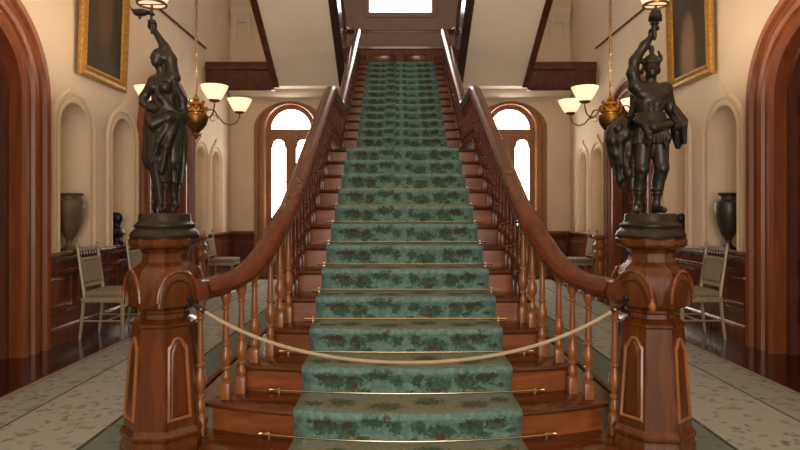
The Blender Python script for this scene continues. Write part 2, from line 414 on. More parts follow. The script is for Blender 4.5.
# plaster cornice with brackets on the wall beyond the stair well, both corners
for s in (-1, 1):
    q = MB()
    xa, xb = s*2.5, s*3.55
    q.loft([[(x, Y1+d, z) for d, z in ((0, 5.35), (-.05, 5.36), (-.08, 5.42), (-.16, 5.48), (-.2, 5.56), (-.2, 5.62), (0, 5.62))] for x in (xa, xb)])
    for k in range(4):
        xc = s*(2.62+k*.29)
        q.loft([[(xc+dx, Y1+d, z) for d, z in ((0, 4.98), (-.03, 5.02), (-.05, 5.1), (-.03, 5.2), (-.06, 5.3), (-.12, 5.38), (-.12, 5.44), (0, 5.44))] for dx in (-.045, .045)])
    trim(q, M['white_plaster'])
    # cornice under the landing
    q = MB(); q.loft([[(x, Y1+d, z) for d, z in ((0, 3.7), (-.03, 3.7), (-.05, 3.74), (-.14, 3.77), (-.24, 3.83), (-.27, 3.895), (0, 3.895))] for x in (s*.9, s*3.57)])
    trim(q, M['white_plaster'])
# front wall with the entrance opening behind the camera
fw = MB(); ff = lambda u, v, d: (u, Y0-d, v)
fw.plate([(-WX-.3, -.1), (WX+.3, -.1), (WX+.3, HT), (-WX-.3, HT)], [[(-1.7, -.05), (1.7, -.05), (1.7, 4.2), (-1.7, 4.2)]], ff, 0, .3)
struct(fw.build('wall_front', M['plaster'], recalc=False))
# ceilings
c1 = MB(); c1.box(-WX-.3, WX+.3, Y0-.3, 8.0, 5.25, 5.53); struct(c1.build('ceiling', M['white_plaster'], smooth=0))
c2 = MB(); c2.box(-WX-.3, WX+.3, 7.7, Y1+.3, HT, HT+.2); struct(c2.build('ceiling_upper', M['white_plaster'], smooth=0))
c3 = MB(); c3.box(-WX-.3, WX+.3, 7.7, 8.0, 5.53, HT); struct(c3.build('wall_upper', M['white_plaster'], smooth=0))
# upper landing slab, wooden fascia
ul = MB(); ul.box(-WX+.001, WX-.001, Y_U+.03, Y1-.002, 3.9, H_U); struct(ul.build('floor_landing', M['white_plaster'], smooth=0))
for s in (-1, 1):
    q = MB(); prof = [(0, 3.6), (-.06, 3.6), (-.075, 3.63), (-.06, 3.66), (-.06, 3.95), (-.08, 3.97), (-.09, 4.02), (-.08, 4.06), (-.08, H_U+.01), (0, H_U+.01)]
    q.loft([[(x, Y_U+.028+d, z) for d, z in prof] for x in (s*2.335, s*(WX-.002))]); trim(q, M['dark'])

# ------------------------------------------------------------------ staircase
stair = thing('staircase', 'wide polished wooden staircase rising from the hall to the landing window', 'staircase', (0, 0, 0))
def tread(y0f, y1f, h, hw0, hw1, nm='tread', th=.034, xs=17):
    mb = MB(); rings = []
    for k in range(xs):
        t = -1+2*k/(xs-1)
        xf, xb = t*hw0, t*hw1; yf = y0f(xf); yb = y1f(xb)
        P = [(yb, h), (yf+.015, h), (yf+.004, h-.006), (yf, h-.015), (yf+.004, h-.026), (yf+.014, h-.03), (yf+.02, h-th), (yb, h-th)]
        rings.append([(xf if j in range(1, 7) else xb, y, z) for j, (y, z) in enumerate(P)])
    mb.loft(rings); return mb.build(nm, M['tread'], stair)
for i in range(0, 12):
    h = (i+1)*R
    yf = (lambda i: lambda x: Yr(i)+bow(i, x)-.032)(i); yb = (lambda i: lambda x: Yr(i+1)+bow(i+1, x)+.005)(i)
    def endw(i):
        y = Yr(i); w = bx(y)+.06
        for _ in range(6): y = Yr(i)+bow(i, w)-.03; w = min(1.13, bx(y)+.06)
        return w
    w0, w1 = endw(i), endw(i+1)
    if i == 0: w0 = 1.08
    tread(yf, yb, h, w0, w1)
    rb = MB(); yr = lambda x: Yr(i)+bow(i, x); wr = w0-.035
    rb.loft([[(x, yr(x), h-R-.0), (x, yr(x), h-.034), (x, yr(x)+.02, h-.034), (x, yr(x)+.02, h-R)] for x in [wr*(-1+2*k/16) for k in range(17)]])
    rb.build('riser', M['step'], stair)
    for s in (-1, 1):                                # closed side under the tread ends
        sd = MB(); sd.loft([[(s*wr, yr(wr), z), (s*(w1-.035), Yr(i+1)+bow(i+1, w1)+.02, z), (s*(w1-.055), Yr(i+1)+bow(i+1, w1)+.02, z), (s*(wr-.02), yr(wr), z)] for z in (.001, h-.035)])
        sd.build('stringer', M['red'], stair)
# mid landing, its riser
rb = MB(); rb.box(-WU+.03, WU-.03, Y_L, Y_L+.02, H_L-R, H_L-.034); rb.build('riser', M['step'], stair)
tread(lambda x: Y_L-.032, lambda x: YM+.01, H_L, WU, WU, 'landing')
for s in (-1, 1):
    lp = MB(); lp.box(*sorted((s*(WU-.03), s*(WU-.05))), Y_L, YM, .001, H_L-.035)
    lp.build('spandrel', M['red'], stair)
for j in range(1, 13):
    h = H_L+j*R
    tread((lambda j: lambda x: Yu(j)-.03)(j), (lambda j: lambda x: Yu(j+1)+.005)(j), h, WU, WU, xs=3)
    rb = MB(); rb.box(-WU+.03, WU-.03, Yu(j), Yu(j)+.018, h-R, h-.034); rb.build('riser', M['step'], stair)
rb = MB(); rb.box(-WU+.03, WU-.03, Y_U, Y_U+.018, H_U-R, H_U-.034); rb.build('riser', M['step'], stair)
tread(lambda x: Y_U-.03, lambda x: Y_U+.06, H_U+.004, WU, WU, 'landing_nosing', xs=3)
for s in (-1, 1):                                    # strings and plastered underside of the upper flight
    us = MB()
    x0, x1 = sorted((s*(WU-.055), s*(WU-.02)))
    us.loft([[(x, YM, H_L-.2), (x, YM, H_L+.1), (x, Y_U, H_U-.06), (x, Y_U, H_U-.36)] for x in (x0, x1)])
    us.build('stringer', M['red'], stair)
so = MB(); so.loft([[(x, YM, H_L-.22), (x, YM, H_L-.2), (x, Y_U, H_U-.36), (x, Y_U, H_U-.38)] for x in (-WU+.05, WU-.05)]); so.build('soffit', M['white_plaster'], stair)

# ------------------------------------------------------------------ runner carpet
def carpet():
    hw, th = .61, .011
    path = []                                        # (riser index for bow, y, z, v)
    def step(idx, y, h, last_v=None, isup=False):
        yf = y-.032
        path.extend([(idx, y-.012, h-R+.012, 0.0), (idx, y-.012-.004, h-.05, .62), (idx, yf-.009, h-.026, .80), (idx, yf-.010, h-.012, .88), (idx, yf-.002, h+.008, .97), (idx, yf+.016, h+.011, 1.06)])
    for i in range(0, 13):
        step(i, Yr(i), (i+1)*R)
        if i < 12: path.append((i+1, Yr(i+1)-.014, (i+1)*R+.011, 2.0))
    path.append((20, YM-.014, H_L+.011, 6.0))
    for j in range(1, 14):
        step(20, Yu(j), H_L+j*R)
        if j < 13: path.append((20, Yu(j+1)-.014, H_L+j*R+.011, 2.0))
    path.append((20, Y1-.25, H_U+.012, 6.0))
    n = 13; vs = []; fs = []; uv = []
    xs = [hw*(-1+2*k/(n-1)) for k in range(n)]
    rows = len(path)
    for idx, y, z, v in path:
        for x in xs: vs.append((x, y+bow(idx, x), z)); uv.append((x/1.22, v))
    vmod = lambda a: a
    loopuv = []
    for i in range(rows-1):
        va, vb = path[i][3], path[i+1][3]
        if vb == 0.0: va = va  # tread end -> riser base (tiny crease strip)
        for k in range(n-1):
            fs.append((i*n+k, i*n+k+1, (i+1)*n+k+1, (i+1)*n+k))
            if vb == 0.0: va2, vb2 = 0.0, 0.0
            else: va2, vb2 = va, vb
            loopuv += [(xs[k]/1.22, va2), (xs[k+1]/1.22, va2), (xs[k+1]/1.22, vb2), (xs[k]/1.22, vb2)]
    me = bpy.data.meshes.new('stair_runner'); me.from_pydata(vs, [], fs)
    ul = me.uv_layers.new(name='UVMap')
    for i, c in enumerate(loopuv): ul.data[i].uv = c
    me.shade_smooth(); me.set_sharp_from_angle(angle=math.radians(50))
    D = [(-.36, .48, .065, .32), (-.26, .42, .05, .34), (-.14, .7, .07, .22), (.28, .5, .055, .34), (.38, .6, .06, .26), (.14, .35, .07, .28), (-.05, .5, .03, .26), (.05, .55, .03, .26), (-.34, .42, .05, .2), (-.27, .3, .035, .25), (-.16, .74, .055, .16), (-.05, .52, .024, .17), (.045, .62, .022, .16), (.13, .4, .05, .18), (.17, .25, .03, .14),
         (.28, .42, .035, .24), (.37, .62, .05, .2), (.33, .2, .035, .1), (-.2, .12, .03, .08), (.02, .1, .02, .06), (-.43, .62, .02, .09), (.45, .3, .02, .1),
         (-.3, 1.5, .06, .22), (-.1, 1.35, .08, .2), (.1, 1.6, .07, .22), (.3, 1.42, .07, .2), (-.42, 1.4, .05, .14), (.42, 1.6, .04, .16)]
    Rd = [(-.395, .66, .028, .14), (-.345, .62, .024, .13), (-.265, .55, .02, .13), (.395, .68, .028, .14), (.345, .6, .02, .12), (.265, .66, .018, .11), (.135, .14, .026, .12), (-.09, .9, .018, .08), (-.245, .3, .014, .09)]
    W = [(0, 1.52, .60, .50)]  # tan laid over the treads, pile sheen painted into the colour
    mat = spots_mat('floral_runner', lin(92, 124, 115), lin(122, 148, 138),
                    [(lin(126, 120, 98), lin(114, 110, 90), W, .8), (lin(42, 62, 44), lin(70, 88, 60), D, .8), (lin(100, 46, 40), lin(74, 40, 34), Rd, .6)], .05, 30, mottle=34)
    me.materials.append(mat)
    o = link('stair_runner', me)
    sm = o.modifiers.new('thick', 'SOLIDIFY'); sm.thickness = .009; sm.offset = -1
    return tag(o, 'teal green floral carpet runner climbing the middle of the staircase', 'carpet')
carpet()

# stair rods
ORD = 'second third fourth fifth sixth seventh eighth ninth tenth eleventh twelfth thirteenth'.split()
def rod(i, y, h, half, label):
    t = thing('stair_rod', label, 'stair rod', (0, y, h), 0, 'brass rods holding the stair runner')
    mb = MB(); xs = [half*(-1+2*k/14) for k in range(15)]
    mb.tube([(x, bow(i, x)-.022, .02) for x in xs], .005, 8); mb.build('bar', M['rod'], t)
    for s in (-1, 1):
        x = s*(half-.05); b = MB()
        b.ball((x, bow(i, x)-.016, .02), (.009, .01, .01), 8, 6); b.box(x-.006, x+.006, bow(i, x)-.02, bow(i, x)-.002, .003, .034); b.tube([(s*(half-.045), bow(i, half)-.022, .02), (s*(half+.006), bow(i, half)-.022, .02)], [.0055, .008], 8)
        b.build('rod_bracket', M['rod'], t)
for i in range(1, 13):
    half = .8 if i < 4 else .68
    rod(i, Yr(i), i*R, half, 'brass stair rod at the foot of the %s carpeted riser from the bottom' % ('lowest' if i == 0 else ORD[i-1]))
for j in range(2, 14):
    rod(20, Yu(j), H_L+(j-1)*R, .68, 'thin brass stair rod at the foot of the %s riser above the half landing' % ORD[j-2])

# ------------------------------------------------------------------ balustrades
def hn(y): return .316+(y-3.01)*(R/T)
def hnu(y): return H_L+R+(y-(YM-.03))*(R/TU)
DR = .625
def rail_h(y):
    if y < 3.75:
        t = max(0, min(1, (3.75-y)/.63)); t = t*t*(3-2*t); return (hn(y)+DR)*(1-t)+.97*t
    a = hn(y)+DR
    hl = H_L+.66
    if y < YM-.1: return min(a, hl)
    return max(hl, hnu(y)+.60)
RP0 = [(-.026, -.045), (.026, -.045), (.05, -.03), (.058, -.008), (.05, .018), (.04, .034), (.02, .045), (-.02, .045), (-.04, .034), (-.05, .018), (-.058, -.008), (-.05, -.03)]
RP = [(a*1.22, b*1.22-.008) for a, b in RP0]
def bal_mesh(L, nm, k=1.0):
    b = MB(); q = .026*k
    b.bbox(-q, q, -q, q, 0, .085, .004)
    pr = [(.02, .083), (.029, .09), (.029, .1), (.019, .108), (.026, .125), (.028, .14), (.017, .165), (.015, .175), (.025, .183), (.025, .195), (.017, .2), (.026, .225), (.033, .25), (.031, .275), (.02, .31), (.016, .325),
          (.025, .332), (.025, .344), (.017, .35), (.02, .37), (.018, .43), (.0145, .52), (.014, .55), (.022, .557), (.022, .568), (.015, .574), (.022, .6), (.03, .625), (.031, .64), (.028, .65), (.035, .66)]
    b.lathe([(r*k, z*L/.66) for r, z in pr], n=12)
    o = b.build(nm, M['rail']); me = o.data; bpy.data.objects.remove(o); return me
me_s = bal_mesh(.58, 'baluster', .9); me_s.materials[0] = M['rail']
mg_lit = bal_mesh(.58, 'baluster', 1.0); mg_lit.materials[0] = M['gold_wood']  # golden copy for the nearest balusters, lamplit tone painted into the wood
for s, side in ((-1, 'left'), (1, 'right')):
    bt = thing('balustrade', 'curving dark wood handrail on turned balusters along the %s side of the stairs' % side, 'balustrade', (0, 0, 0))
    ys = [3.04+.04*k for k in range(0, 26)]+[4.1+.1*k for k in range(0, 64)]
    path = [(s*min(1.13, bx(y)), y, rail_h(y)) for y in ys if y <= 10.45]
    # upper turn onto the return flight
    path += [(s*.80, 10.55, 4.70), (s*.86, 10.63, 4.71), (s*.94, 10.66, 4.72), (s*1.02, 10.62, 4.74), (s*1.06, 10.52, 4.78)]
    mb = MB(); mb.sweep(path, RP); mb.build('handrail', M['rail'], bt)
    spots = []
    for i in range(0, 12):
        for k, dy in enumerate((.035, .18)):
            y = Yr(i)+dy
            if i == 0:
                if k == 0: continue
                y = 3.12
            # step end bows back: shift with the tread
            y += (bow(i, 1.0) if i and i < 4 else 0)*.9
            if i == 1 and k == 0: y += .05
            spots.append((y, (i+1)*R))
    for k in range(8): spots.append((Y_L+.04+k*.155, H_L))
    for j in range(1, 13):
        for dy in (.03, .157): spots.append((Yu(j)+dy, H_L+j*R))
    for n, (y, h) in enumerate(spots):
        L = rail_h(y)-.055-h
        if L < .3: L = .3
        o = link('baluster', mg_lit if n < 7 else me_s, bt, (s*bx(y), y, h)); o.scale = (1, 1, L/.58)
# ------------------------------------------------------------------ newel posts
def newel(s, side, rot):
    t = thing('newel_post', 'octagonal carved wooden newel post at the %s foot of the stairs, %s' % (side, 'under the robed torchbearer' if s < 0 else 'under the helmeted torchbearer'), 'newel post', (s*1.317, 3.1, 0), rot)
    k8 = 1/math.cos(PI/8)
    def oct(prof, nm, mat, n=8):
        b = MB(); b.lathe([(r*k8, z) for r, z in prof], n=n, rot=PI/8); return b.build(nm, mat, t, smooth=25)
    oct([(.214, .002), (.214, .1), (.206, .115), (.206, .165), (.2, .18), (.198, .2), (.206, .215), (.206, .228), (.196, .245), (.188, .255)], 'base', M['newel'])
    oct([(.188, .25), (.152, .775)], 'shaft', M['newel'])
    oct([(.152, .772), (.16, .782), (.16, .795), (.14, .808), (.118, .818), (.114, .84), (.122, .85), (.122, .862), (.138, .872), (.145, .885)], 'collar', M['newel'])
    oct([(.146, .88), (.162, .895), (.168, .93), (.168, 1.0), (.16, 1.045), (.144, 1.078), (.12, 1.1), (.108, 1.115), (.104, 1.135), (.104, 1.16), (.112, 1.172)], 'head_block', M['newel'])
    oct([(.108, 1.168), (.116, 1.18), (.14, 1.188), (.158, 1.196), (.166, 1.208), (.168, 1.232), (.16, 1.243)], 'cap', M['newel'])
    def face(az):
        n = Vector((math.sin(az), -math.cos(az), 0)); u = Vector((math.cos(az), math.sin(az), 0))
        return n, u
    for q in range(4):
        az = PI/4+q*PI/2; n, u = face(az)
        ap = lambda z: .188+(.152-.188)*(z-.25)/.525
        P = lambda a, z, d: tuple(n*(ap(z)+d)+u*a+Vector((0, 0, z)))
        def ol(o):
            b0, b1, w0, w1 = .3+o, .725-o, .064-o, .052-o
            return [(-w0, b0), (w0, b0), (w1, b1-.05), (w1*.7, b1-.035), (w1*.35, b1-.005), (0, b1), (-w1*.35, b1-.005), (-w1*.7, b1-.035), (-w1, b1-.05)]
        m = MB(); pr = [(-.002, -.003), (-.002, .006), (.006, .013), (.014, .006), (.016, -.003)]
        nn = len(ol(0)); cols = [ol(o) for o, d in pr]
        m.loft([[P(*cols[k][i % nn], pr[k][1]) for k in range(len(pr))] for i in range(nn+1)], True, False)
        m.build('panel_moulding', M['gold_wood'], t)
        m = MB(); m.loft([[P(a, z, d) for a, z in ol(o)] for o, d in ((.02, -.004), (.02, .002), (.03, .008), (.034, .008))]); m.build('panel', M['newel'], t)
        # half-round boss with arched moulding
        zc, rb = .915, .108
        Q = lambda a, z, d: tuple(n*(.136+d)+u*a+Vector((0, 0, z)))
        def half(r): return [(r*math.cos(PI*k/16), zc+r*1.4*math.sin(PI*k/16)) for k in range(17)]+[(-r, zc-.03), (r, zc-.03)]
        m = MB(); m.loft([[Q(a, z, d) for a, z in half(r)] for r, d in ((rb, -.05), (rb, .035), (rb-.012, .043), (rb-.03, .043), (rb-.036, .03), (rb-.06, .034))])
        m.build('arched_boss', M['newel'], t)
        m = MB(); m.tube([Q((rb+.004)*math.cos(PI*k/20), zc+(rb+.004)*1.4*math.sin(PI*k/20), .04) for k in range(21)], .009, 8); m.build('arch_moulding', M['red'], t)
        if s > 0 and q == 3:
            c = Q(rb+.004, zc-.02, .045); m = MB()
            m.lathe([(.006, .04), (.011, .035), (.011, .025), (.017, .018), (.02, .004), (.017, -.01), (.008, -.02), (.004, -.03)], c, 12); m.build('acorn_drop', M['gold_wood'], t)
    return t
newel(-1, 'left', 0); newel(1, 'right', math.radians(-8))

# rope across the foot of the stairs
rp = thing('barrier_rope', 'pale sagging rope strung across the stairs between the newel posts', 'rope', (0, 2.93, .6))
mb = MB(); pts = []
for k in range(41):
    t = -1+k/20; x = 1.075*t; pts.append((x, .0+.03*t*t, .007+.27*(.75*t*t+.25*t**4)))
mb.tube(pts, [.0095*(1+.07*math.sin(k*9)) for k in range(41)], 8); mb.build('rope', M['rope'], rp)
for s in (-1, 1):
    h = MB(); h.tube([(s*1.05, .03, .262), (s*1.1, .04, .29), (s*1.15, .07, .315), (s*1.16, .1, .325)], [.014, .013, .01, .009], 8)
    h.ball((s*1.155, .09, .325), .014, 8, 6); h.build('hook', M['black'], rp)

# ------------------------------------------------------------------ return flights above
for s, side in ((-1, 'left'), (1, 'right')):
    t = thing('return_stair', 'plastered underside of the return flight rising towards us on the %s' % side, 'stairs', (0, 0, 0))
    zb = lambda y: 3.66+(10.44-y)*.585
    ya, yb_ = 10.44, 8.06
    x0, x1 = sorted((s*1.12, s*2.23))
    m = MB(); m.loft([[(x, ya, zb(ya)), (x, yb_, zb(yb_)), (x, yb_, zb(yb_)+.06), (x, ya, zb(ya)+.06)] for x in (x0, x1)]); m.build('soffit', M['white_plaster'], t)
    for nm, xa, xb_ in (('inner_string', .99, 1.125), ('outer_string', 2.22, 2.33)):
        m = MB(); e0, e1 = sorted((s*xa, s*xb_))
        m.loft([[(x, ya, zb(ya)-.03), (x, yb_, zb(yb_)-.03), (x, yb_, zb(yb_)+.42), (x, ya, zb(ya)+.5)] for x in (e0, e1)])
        m.build(nm, M['string_wood' if nm == 'inner_string' else 'dark'], t)
    for k in range(9):
        y = 10.4-k*.26; h = H_U+(k+1)*R
        m = MB(); m.box(*sorted((s*1.1, s*2.22)), y-.27, y, h-.04, h); m.build('tread', M['step'], t)
    for k in range(14):
        y = 10.36-k*.165; z = zb(y)+.40
        o = link('baluster', me_s, t, (s*1.06, y, z)); o.scale = (1, 1, .62/.58)
    m = MB(); m.sweep([(s*1.06, 10.50, 4.79), (s*1.06, 10.4, zb(10.36)+1.06), (s*1.06, 9.2, zb(9.2)+1.06), (s*1.06, 8.1, zb(8.1)+1.06)], RP); m.build('handrail', M['rail'], t)
    m = MB(); m.bbox(*sorted((s*1.0, s*1.12)), 10.45, 10.57, H_U+.002, 4.75, .008); m.build('corner_post', M['dark'], t)

# ------------------------------------------------------------------ rugs
def rug_mat():
    m = bpy.data.materials.new('floral_hall_rug'); t, N, L, B = nt(m)
    B.inputs['Roughness'].default_value = .95; B.inputs['Specular IOR Level'].default_value = .1
    tc = N.new('ShaderNodeTexCoord'); sep = N.new('ShaderNodeSeparateXYZ'); L.new(tc.outputs['Object'], sep.inputs[0])
    ab = node(N, 'ShaderNodeMath', operation='ABSOLUTE'); L.new(sep.outputs['X'], ab.inputs[0])
    # object origin at the rug's outer edge: |x| = distance inwards
    bands = N.new('ShaderNodeValToRGB'); bands.color_ramp.interpolation = 'CONSTANT'; e = bands.color_ramp.elements
    w = 1.42
    mp = node(N, 'ShaderNodeMath', operation='DIVIDE'); L.new(ab.outputs[0], mp.inputs[0]); mp.inputs[1].default_value = w
    cr, cr2, gr, dk, rd = lin(158, 160, 154), lin(166, 167, 160), lin(114, 124, 117), lin(78, 72, 60), lin(128, 78, 60)
    st = [(0, rd), (.012, cr), (.035, lin(140, 120, 90)), (.045, cr), (.288, dk), (.30, cr2), (.755, dk), (.775, gr), (.97, rd)]
    while len(e) < len(st): e.new(.5)
    for i, (p, c) in enumerate(st): e[i].position = p; e[i].color = c
    L.new(mp.outputs[0], bands.inputs['Fac'])
    cur = bands.outputs['Color']
    for scale, thr, soft, c, amt in ((12, .27, .06, lin(130, 126, 114), .7), (8.3, .2, .06, lin(122, 74, 60), .6), (7.7, .21, .06, lin(112, 114, 92), .6), (3.1, .16, .04, lin(146, 126, 100), .5)):
        vo = N.new('ShaderNodeTexVoronoi'); vo.inputs['Scale'].default_value = scale
        nz = N.new('ShaderNodeTexNoise'); nz.inputs['Scale'].default_value = 14; L.new(tc.outputs['Object'], nz.inputs['Vector'])
        mad = node(N, 'ShaderNodeVectorMath', operation='MULTIPLY_ADD'); L.new(nz.outputs['Color'], mad.inputs[0]); mad.inputs[1].default_value = (.12, .12, 0)
        L.new(tc.outputs['Object'], mad.inputs[2]); L.new(mad.outputs[0], vo.inputs['Vector'])
        mr = N.new('ShaderNodeMapRange'); mr.inputs['From Min'].default_value = thr-soft; mr.inputs['From Max'].default_value = thr+soft
        mr.inputs['To Min'].default_value = amt; mr.inputs['To Max'].default_value = 0; L.new(vo.outputs['Distance'], mr.inputs['Value'])
        mx = node(N, 'ShaderNodeMix', data_type='RGBA'); L.new(mr.outputs['Result'], mx.inputs[0]); L.new(cur, mx.inputs[6]); mx.inputs[7].default_value = c; cur = mx.outputs[2]
    L.new(cur, B.inputs['Base Color'])
    return m
rm = rug_mat()
for s, side in ((-1, 'left'), (1, 'right')):
    mb = MB(); mb.bbox(*sorted((0, -s*1.42)), -2.2, 11.3, 0.0005, .014, .004)
    o = mb.build('hall_rug', rm, None, (s*2.98, 0, 0))
    tag(o, 'long cream floral rug with striped border on the %s side of the stairs' % side, 'rug')

# ------------------------------------------------------------------ chairs
def make_chair(label):
    t = thing('side_chair', label, 'chair', (0, 0, 0), 0, 'pale chairs against the hall walls')
    W2 = .225                                          # faces -Y; back at +Y
    for sx in (-1, 1):
        m = MB(); m.tube([(sx*.2, -.2, 0), (sx*.2, -.2, .06), (sx*.2, -.2, .2), (sx*.2, -.2, .42)], [.013, .017, .02, .024], 10); m.build('leg', M['chair_wood'], t)
        m = MB(); m.tube([(sx*.2, .26, 0), (sx*.2, .235, .2), (sx*.2, .215, .42)], [.014, .018, .02], 8); m.build('leg', M['chair_wood'], t)
    m = MB(); m.bbox(-W2, W2, -.23, .23, .40, .455, .008); m.build('seat_frame', M['chair_wood'], t)
    m = MB()
    def sq(r, z): return [((r*.225/.225)*x, y, z) for x, y in [(.225*r, -.235*r), (.225*r, .2*r), (-.225*r, .2*r), (-.225*r, -.235*r)]]
    m.bbox(-.225, .225, -.238, .2, .45, .525, .03); m.build('seat', M['fabric'], t)
    bkp = lambda z: .205+(z-.45)*.14                   # raking back
    m = MB()
    for sx in (-1, 1):
        m.tube([(sx*.2, bkp(z), z) for z in (.44, .6, .8, 1.0)], [.02, .018, .017, .016], 8)
        m.ball((sx*.2, bkp(1.0), 1.012), (.017, .017, .022), 8, 6)
    for z, hh in ((.58, .022), (.86, .016), (.965, .022)):
        m.sweep([(-.2, bkp(z), z), (.2, bkp(z), z)], [(-.011, -hh), (.011, -hh), (.011, hh), (-.011, hh)])
    m.build('back_frame', M['chair_wood'], t)
    m = MB()
    for k in range(6):
        x = -.14+k*.056; m.lathe([(.006, 0), (.013, .02), (.016, .04), (.012, .06), (.006, .085)], (x, bkp(.92), .872), 8)
    m.build('spindle_row', M['dark'], t)
    m = MB(); m.loft([[(sx, bkp(z)-d, z) for sx, z in ((-.17, .61), (.17, .61), (.17, .84), (-.17, .84))] for d in (-.012, .014)]); m.loft([[(sx*k, bkp(z)-d, z) for sx, z in ((-.165, .615), (.165, .615), (.165, .835), (-.165, .835))] for k, d in ((1, .012), (.95, .026), (.8, .03))])
    m.build('backrest', M['fabric'], t)
    m = MB(); m.tube([(-.2, -.02, .2), (.2, -.02, .2)], .01, 8)
    for sx in (-1, 1): m.tube([(sx*.2, -.2, .2), (sx*.2, .23, .2)], .01, 8)
    m.build('stretcher', M['chair_wood'], t)
    return t
ch = make_chair('pale upholstered chair under the left niche holding the pot-bellied grey urn')
ch.location = (-3.205, 6.32, 0); ch.rotation_euler.z = PI/2
dup(ch, (3.205, 6.34, 0), -PI/2, 'pale upholstered chair under the right niche holding the dark urn')
dup(ch, (-3.205, 7.42, 0), PI/2, 'pale chair half hidden behind the left newel post, under the bust')
dup(ch, (-3.205, 10.35, 0), PI/2, 'far pale chair by the back corner on the left, seen over the handrail')
dup(ch, (3.205, 10.35, 0), -PI/2, 'far pale chair by the back corner on the right, seen over the handrail')
# turned pedestals beyond the far side doors
for s, side in ((-1, 'left'), (1, 'right')):
    t = thing('turned_pedestal', 'golden turned wooden pedestal by the far chair on the %s' % side, 'pedestal', (s*3.27, 9.36+.05*s, 0))
    m = MB(); m.lathe([(.11, .0), (.11, .04), (.07, .07), (.05, .12), (.06, .3), (.085, .45), (.06, .55), (.07, .57), (.095, .62), (.1, .68), (.08, .72), (.075, .74), (.1, .78), (.1, .82), (.075, .85), (.07, .9)], n=16); m.build('shaft', M['gold_wood'], t)
    m = MB(); m.lathe([(.07, .895), (.11, .92), (.12, .94), (.12, .965), (.11, .975)], n=16); m.build('top', M['gold_wood'], t)

# ------------------------------------------------------------------ urns, bust
def urn(x, y, mat, label, k=1.0, big=True):
    t = thing('urn', label, 'urn', (x, y, NZ0), 0)
    m = MB(); m.lathe([(.075*k, .001), (.075*k, .02), (.05*k, .035), (.03*k, .07), (.028*k, .1), (.04*k, .12)], n=20); m.build('foot', mat, t)
    if big: pr = [(.03, .118), (.055, .15), (.095, .25), (.125, .37), (.142, .47), (.142, .52), (.128, .55), (.105, .565), (.102, .585), (.12, .605), (.126, .62), (.11, .625), (.1, .59)]
    else: pr = [(.03, .118), (.06, .16), (.092, .27), (.115, .39), (.122, .48), (.112, .53), (.075, .56), (.07, .59), (.088, .615), (.092, .63), (.078, .635), (.065, .6)]
    m = MB(); m.lathe([(r*k, z) for r, z in pr], n=24); m.build('body', mat, t)
urn(-3.66, 6.27, M['urn_grey'], 'pot-bellied grey urn standing in the nearest niche of the left wall', 1.12)
urn(3.66, 6.42, M['urn_dark'], 'dark slender urn standing in the nearest niche of the right wall', 1.15, False)

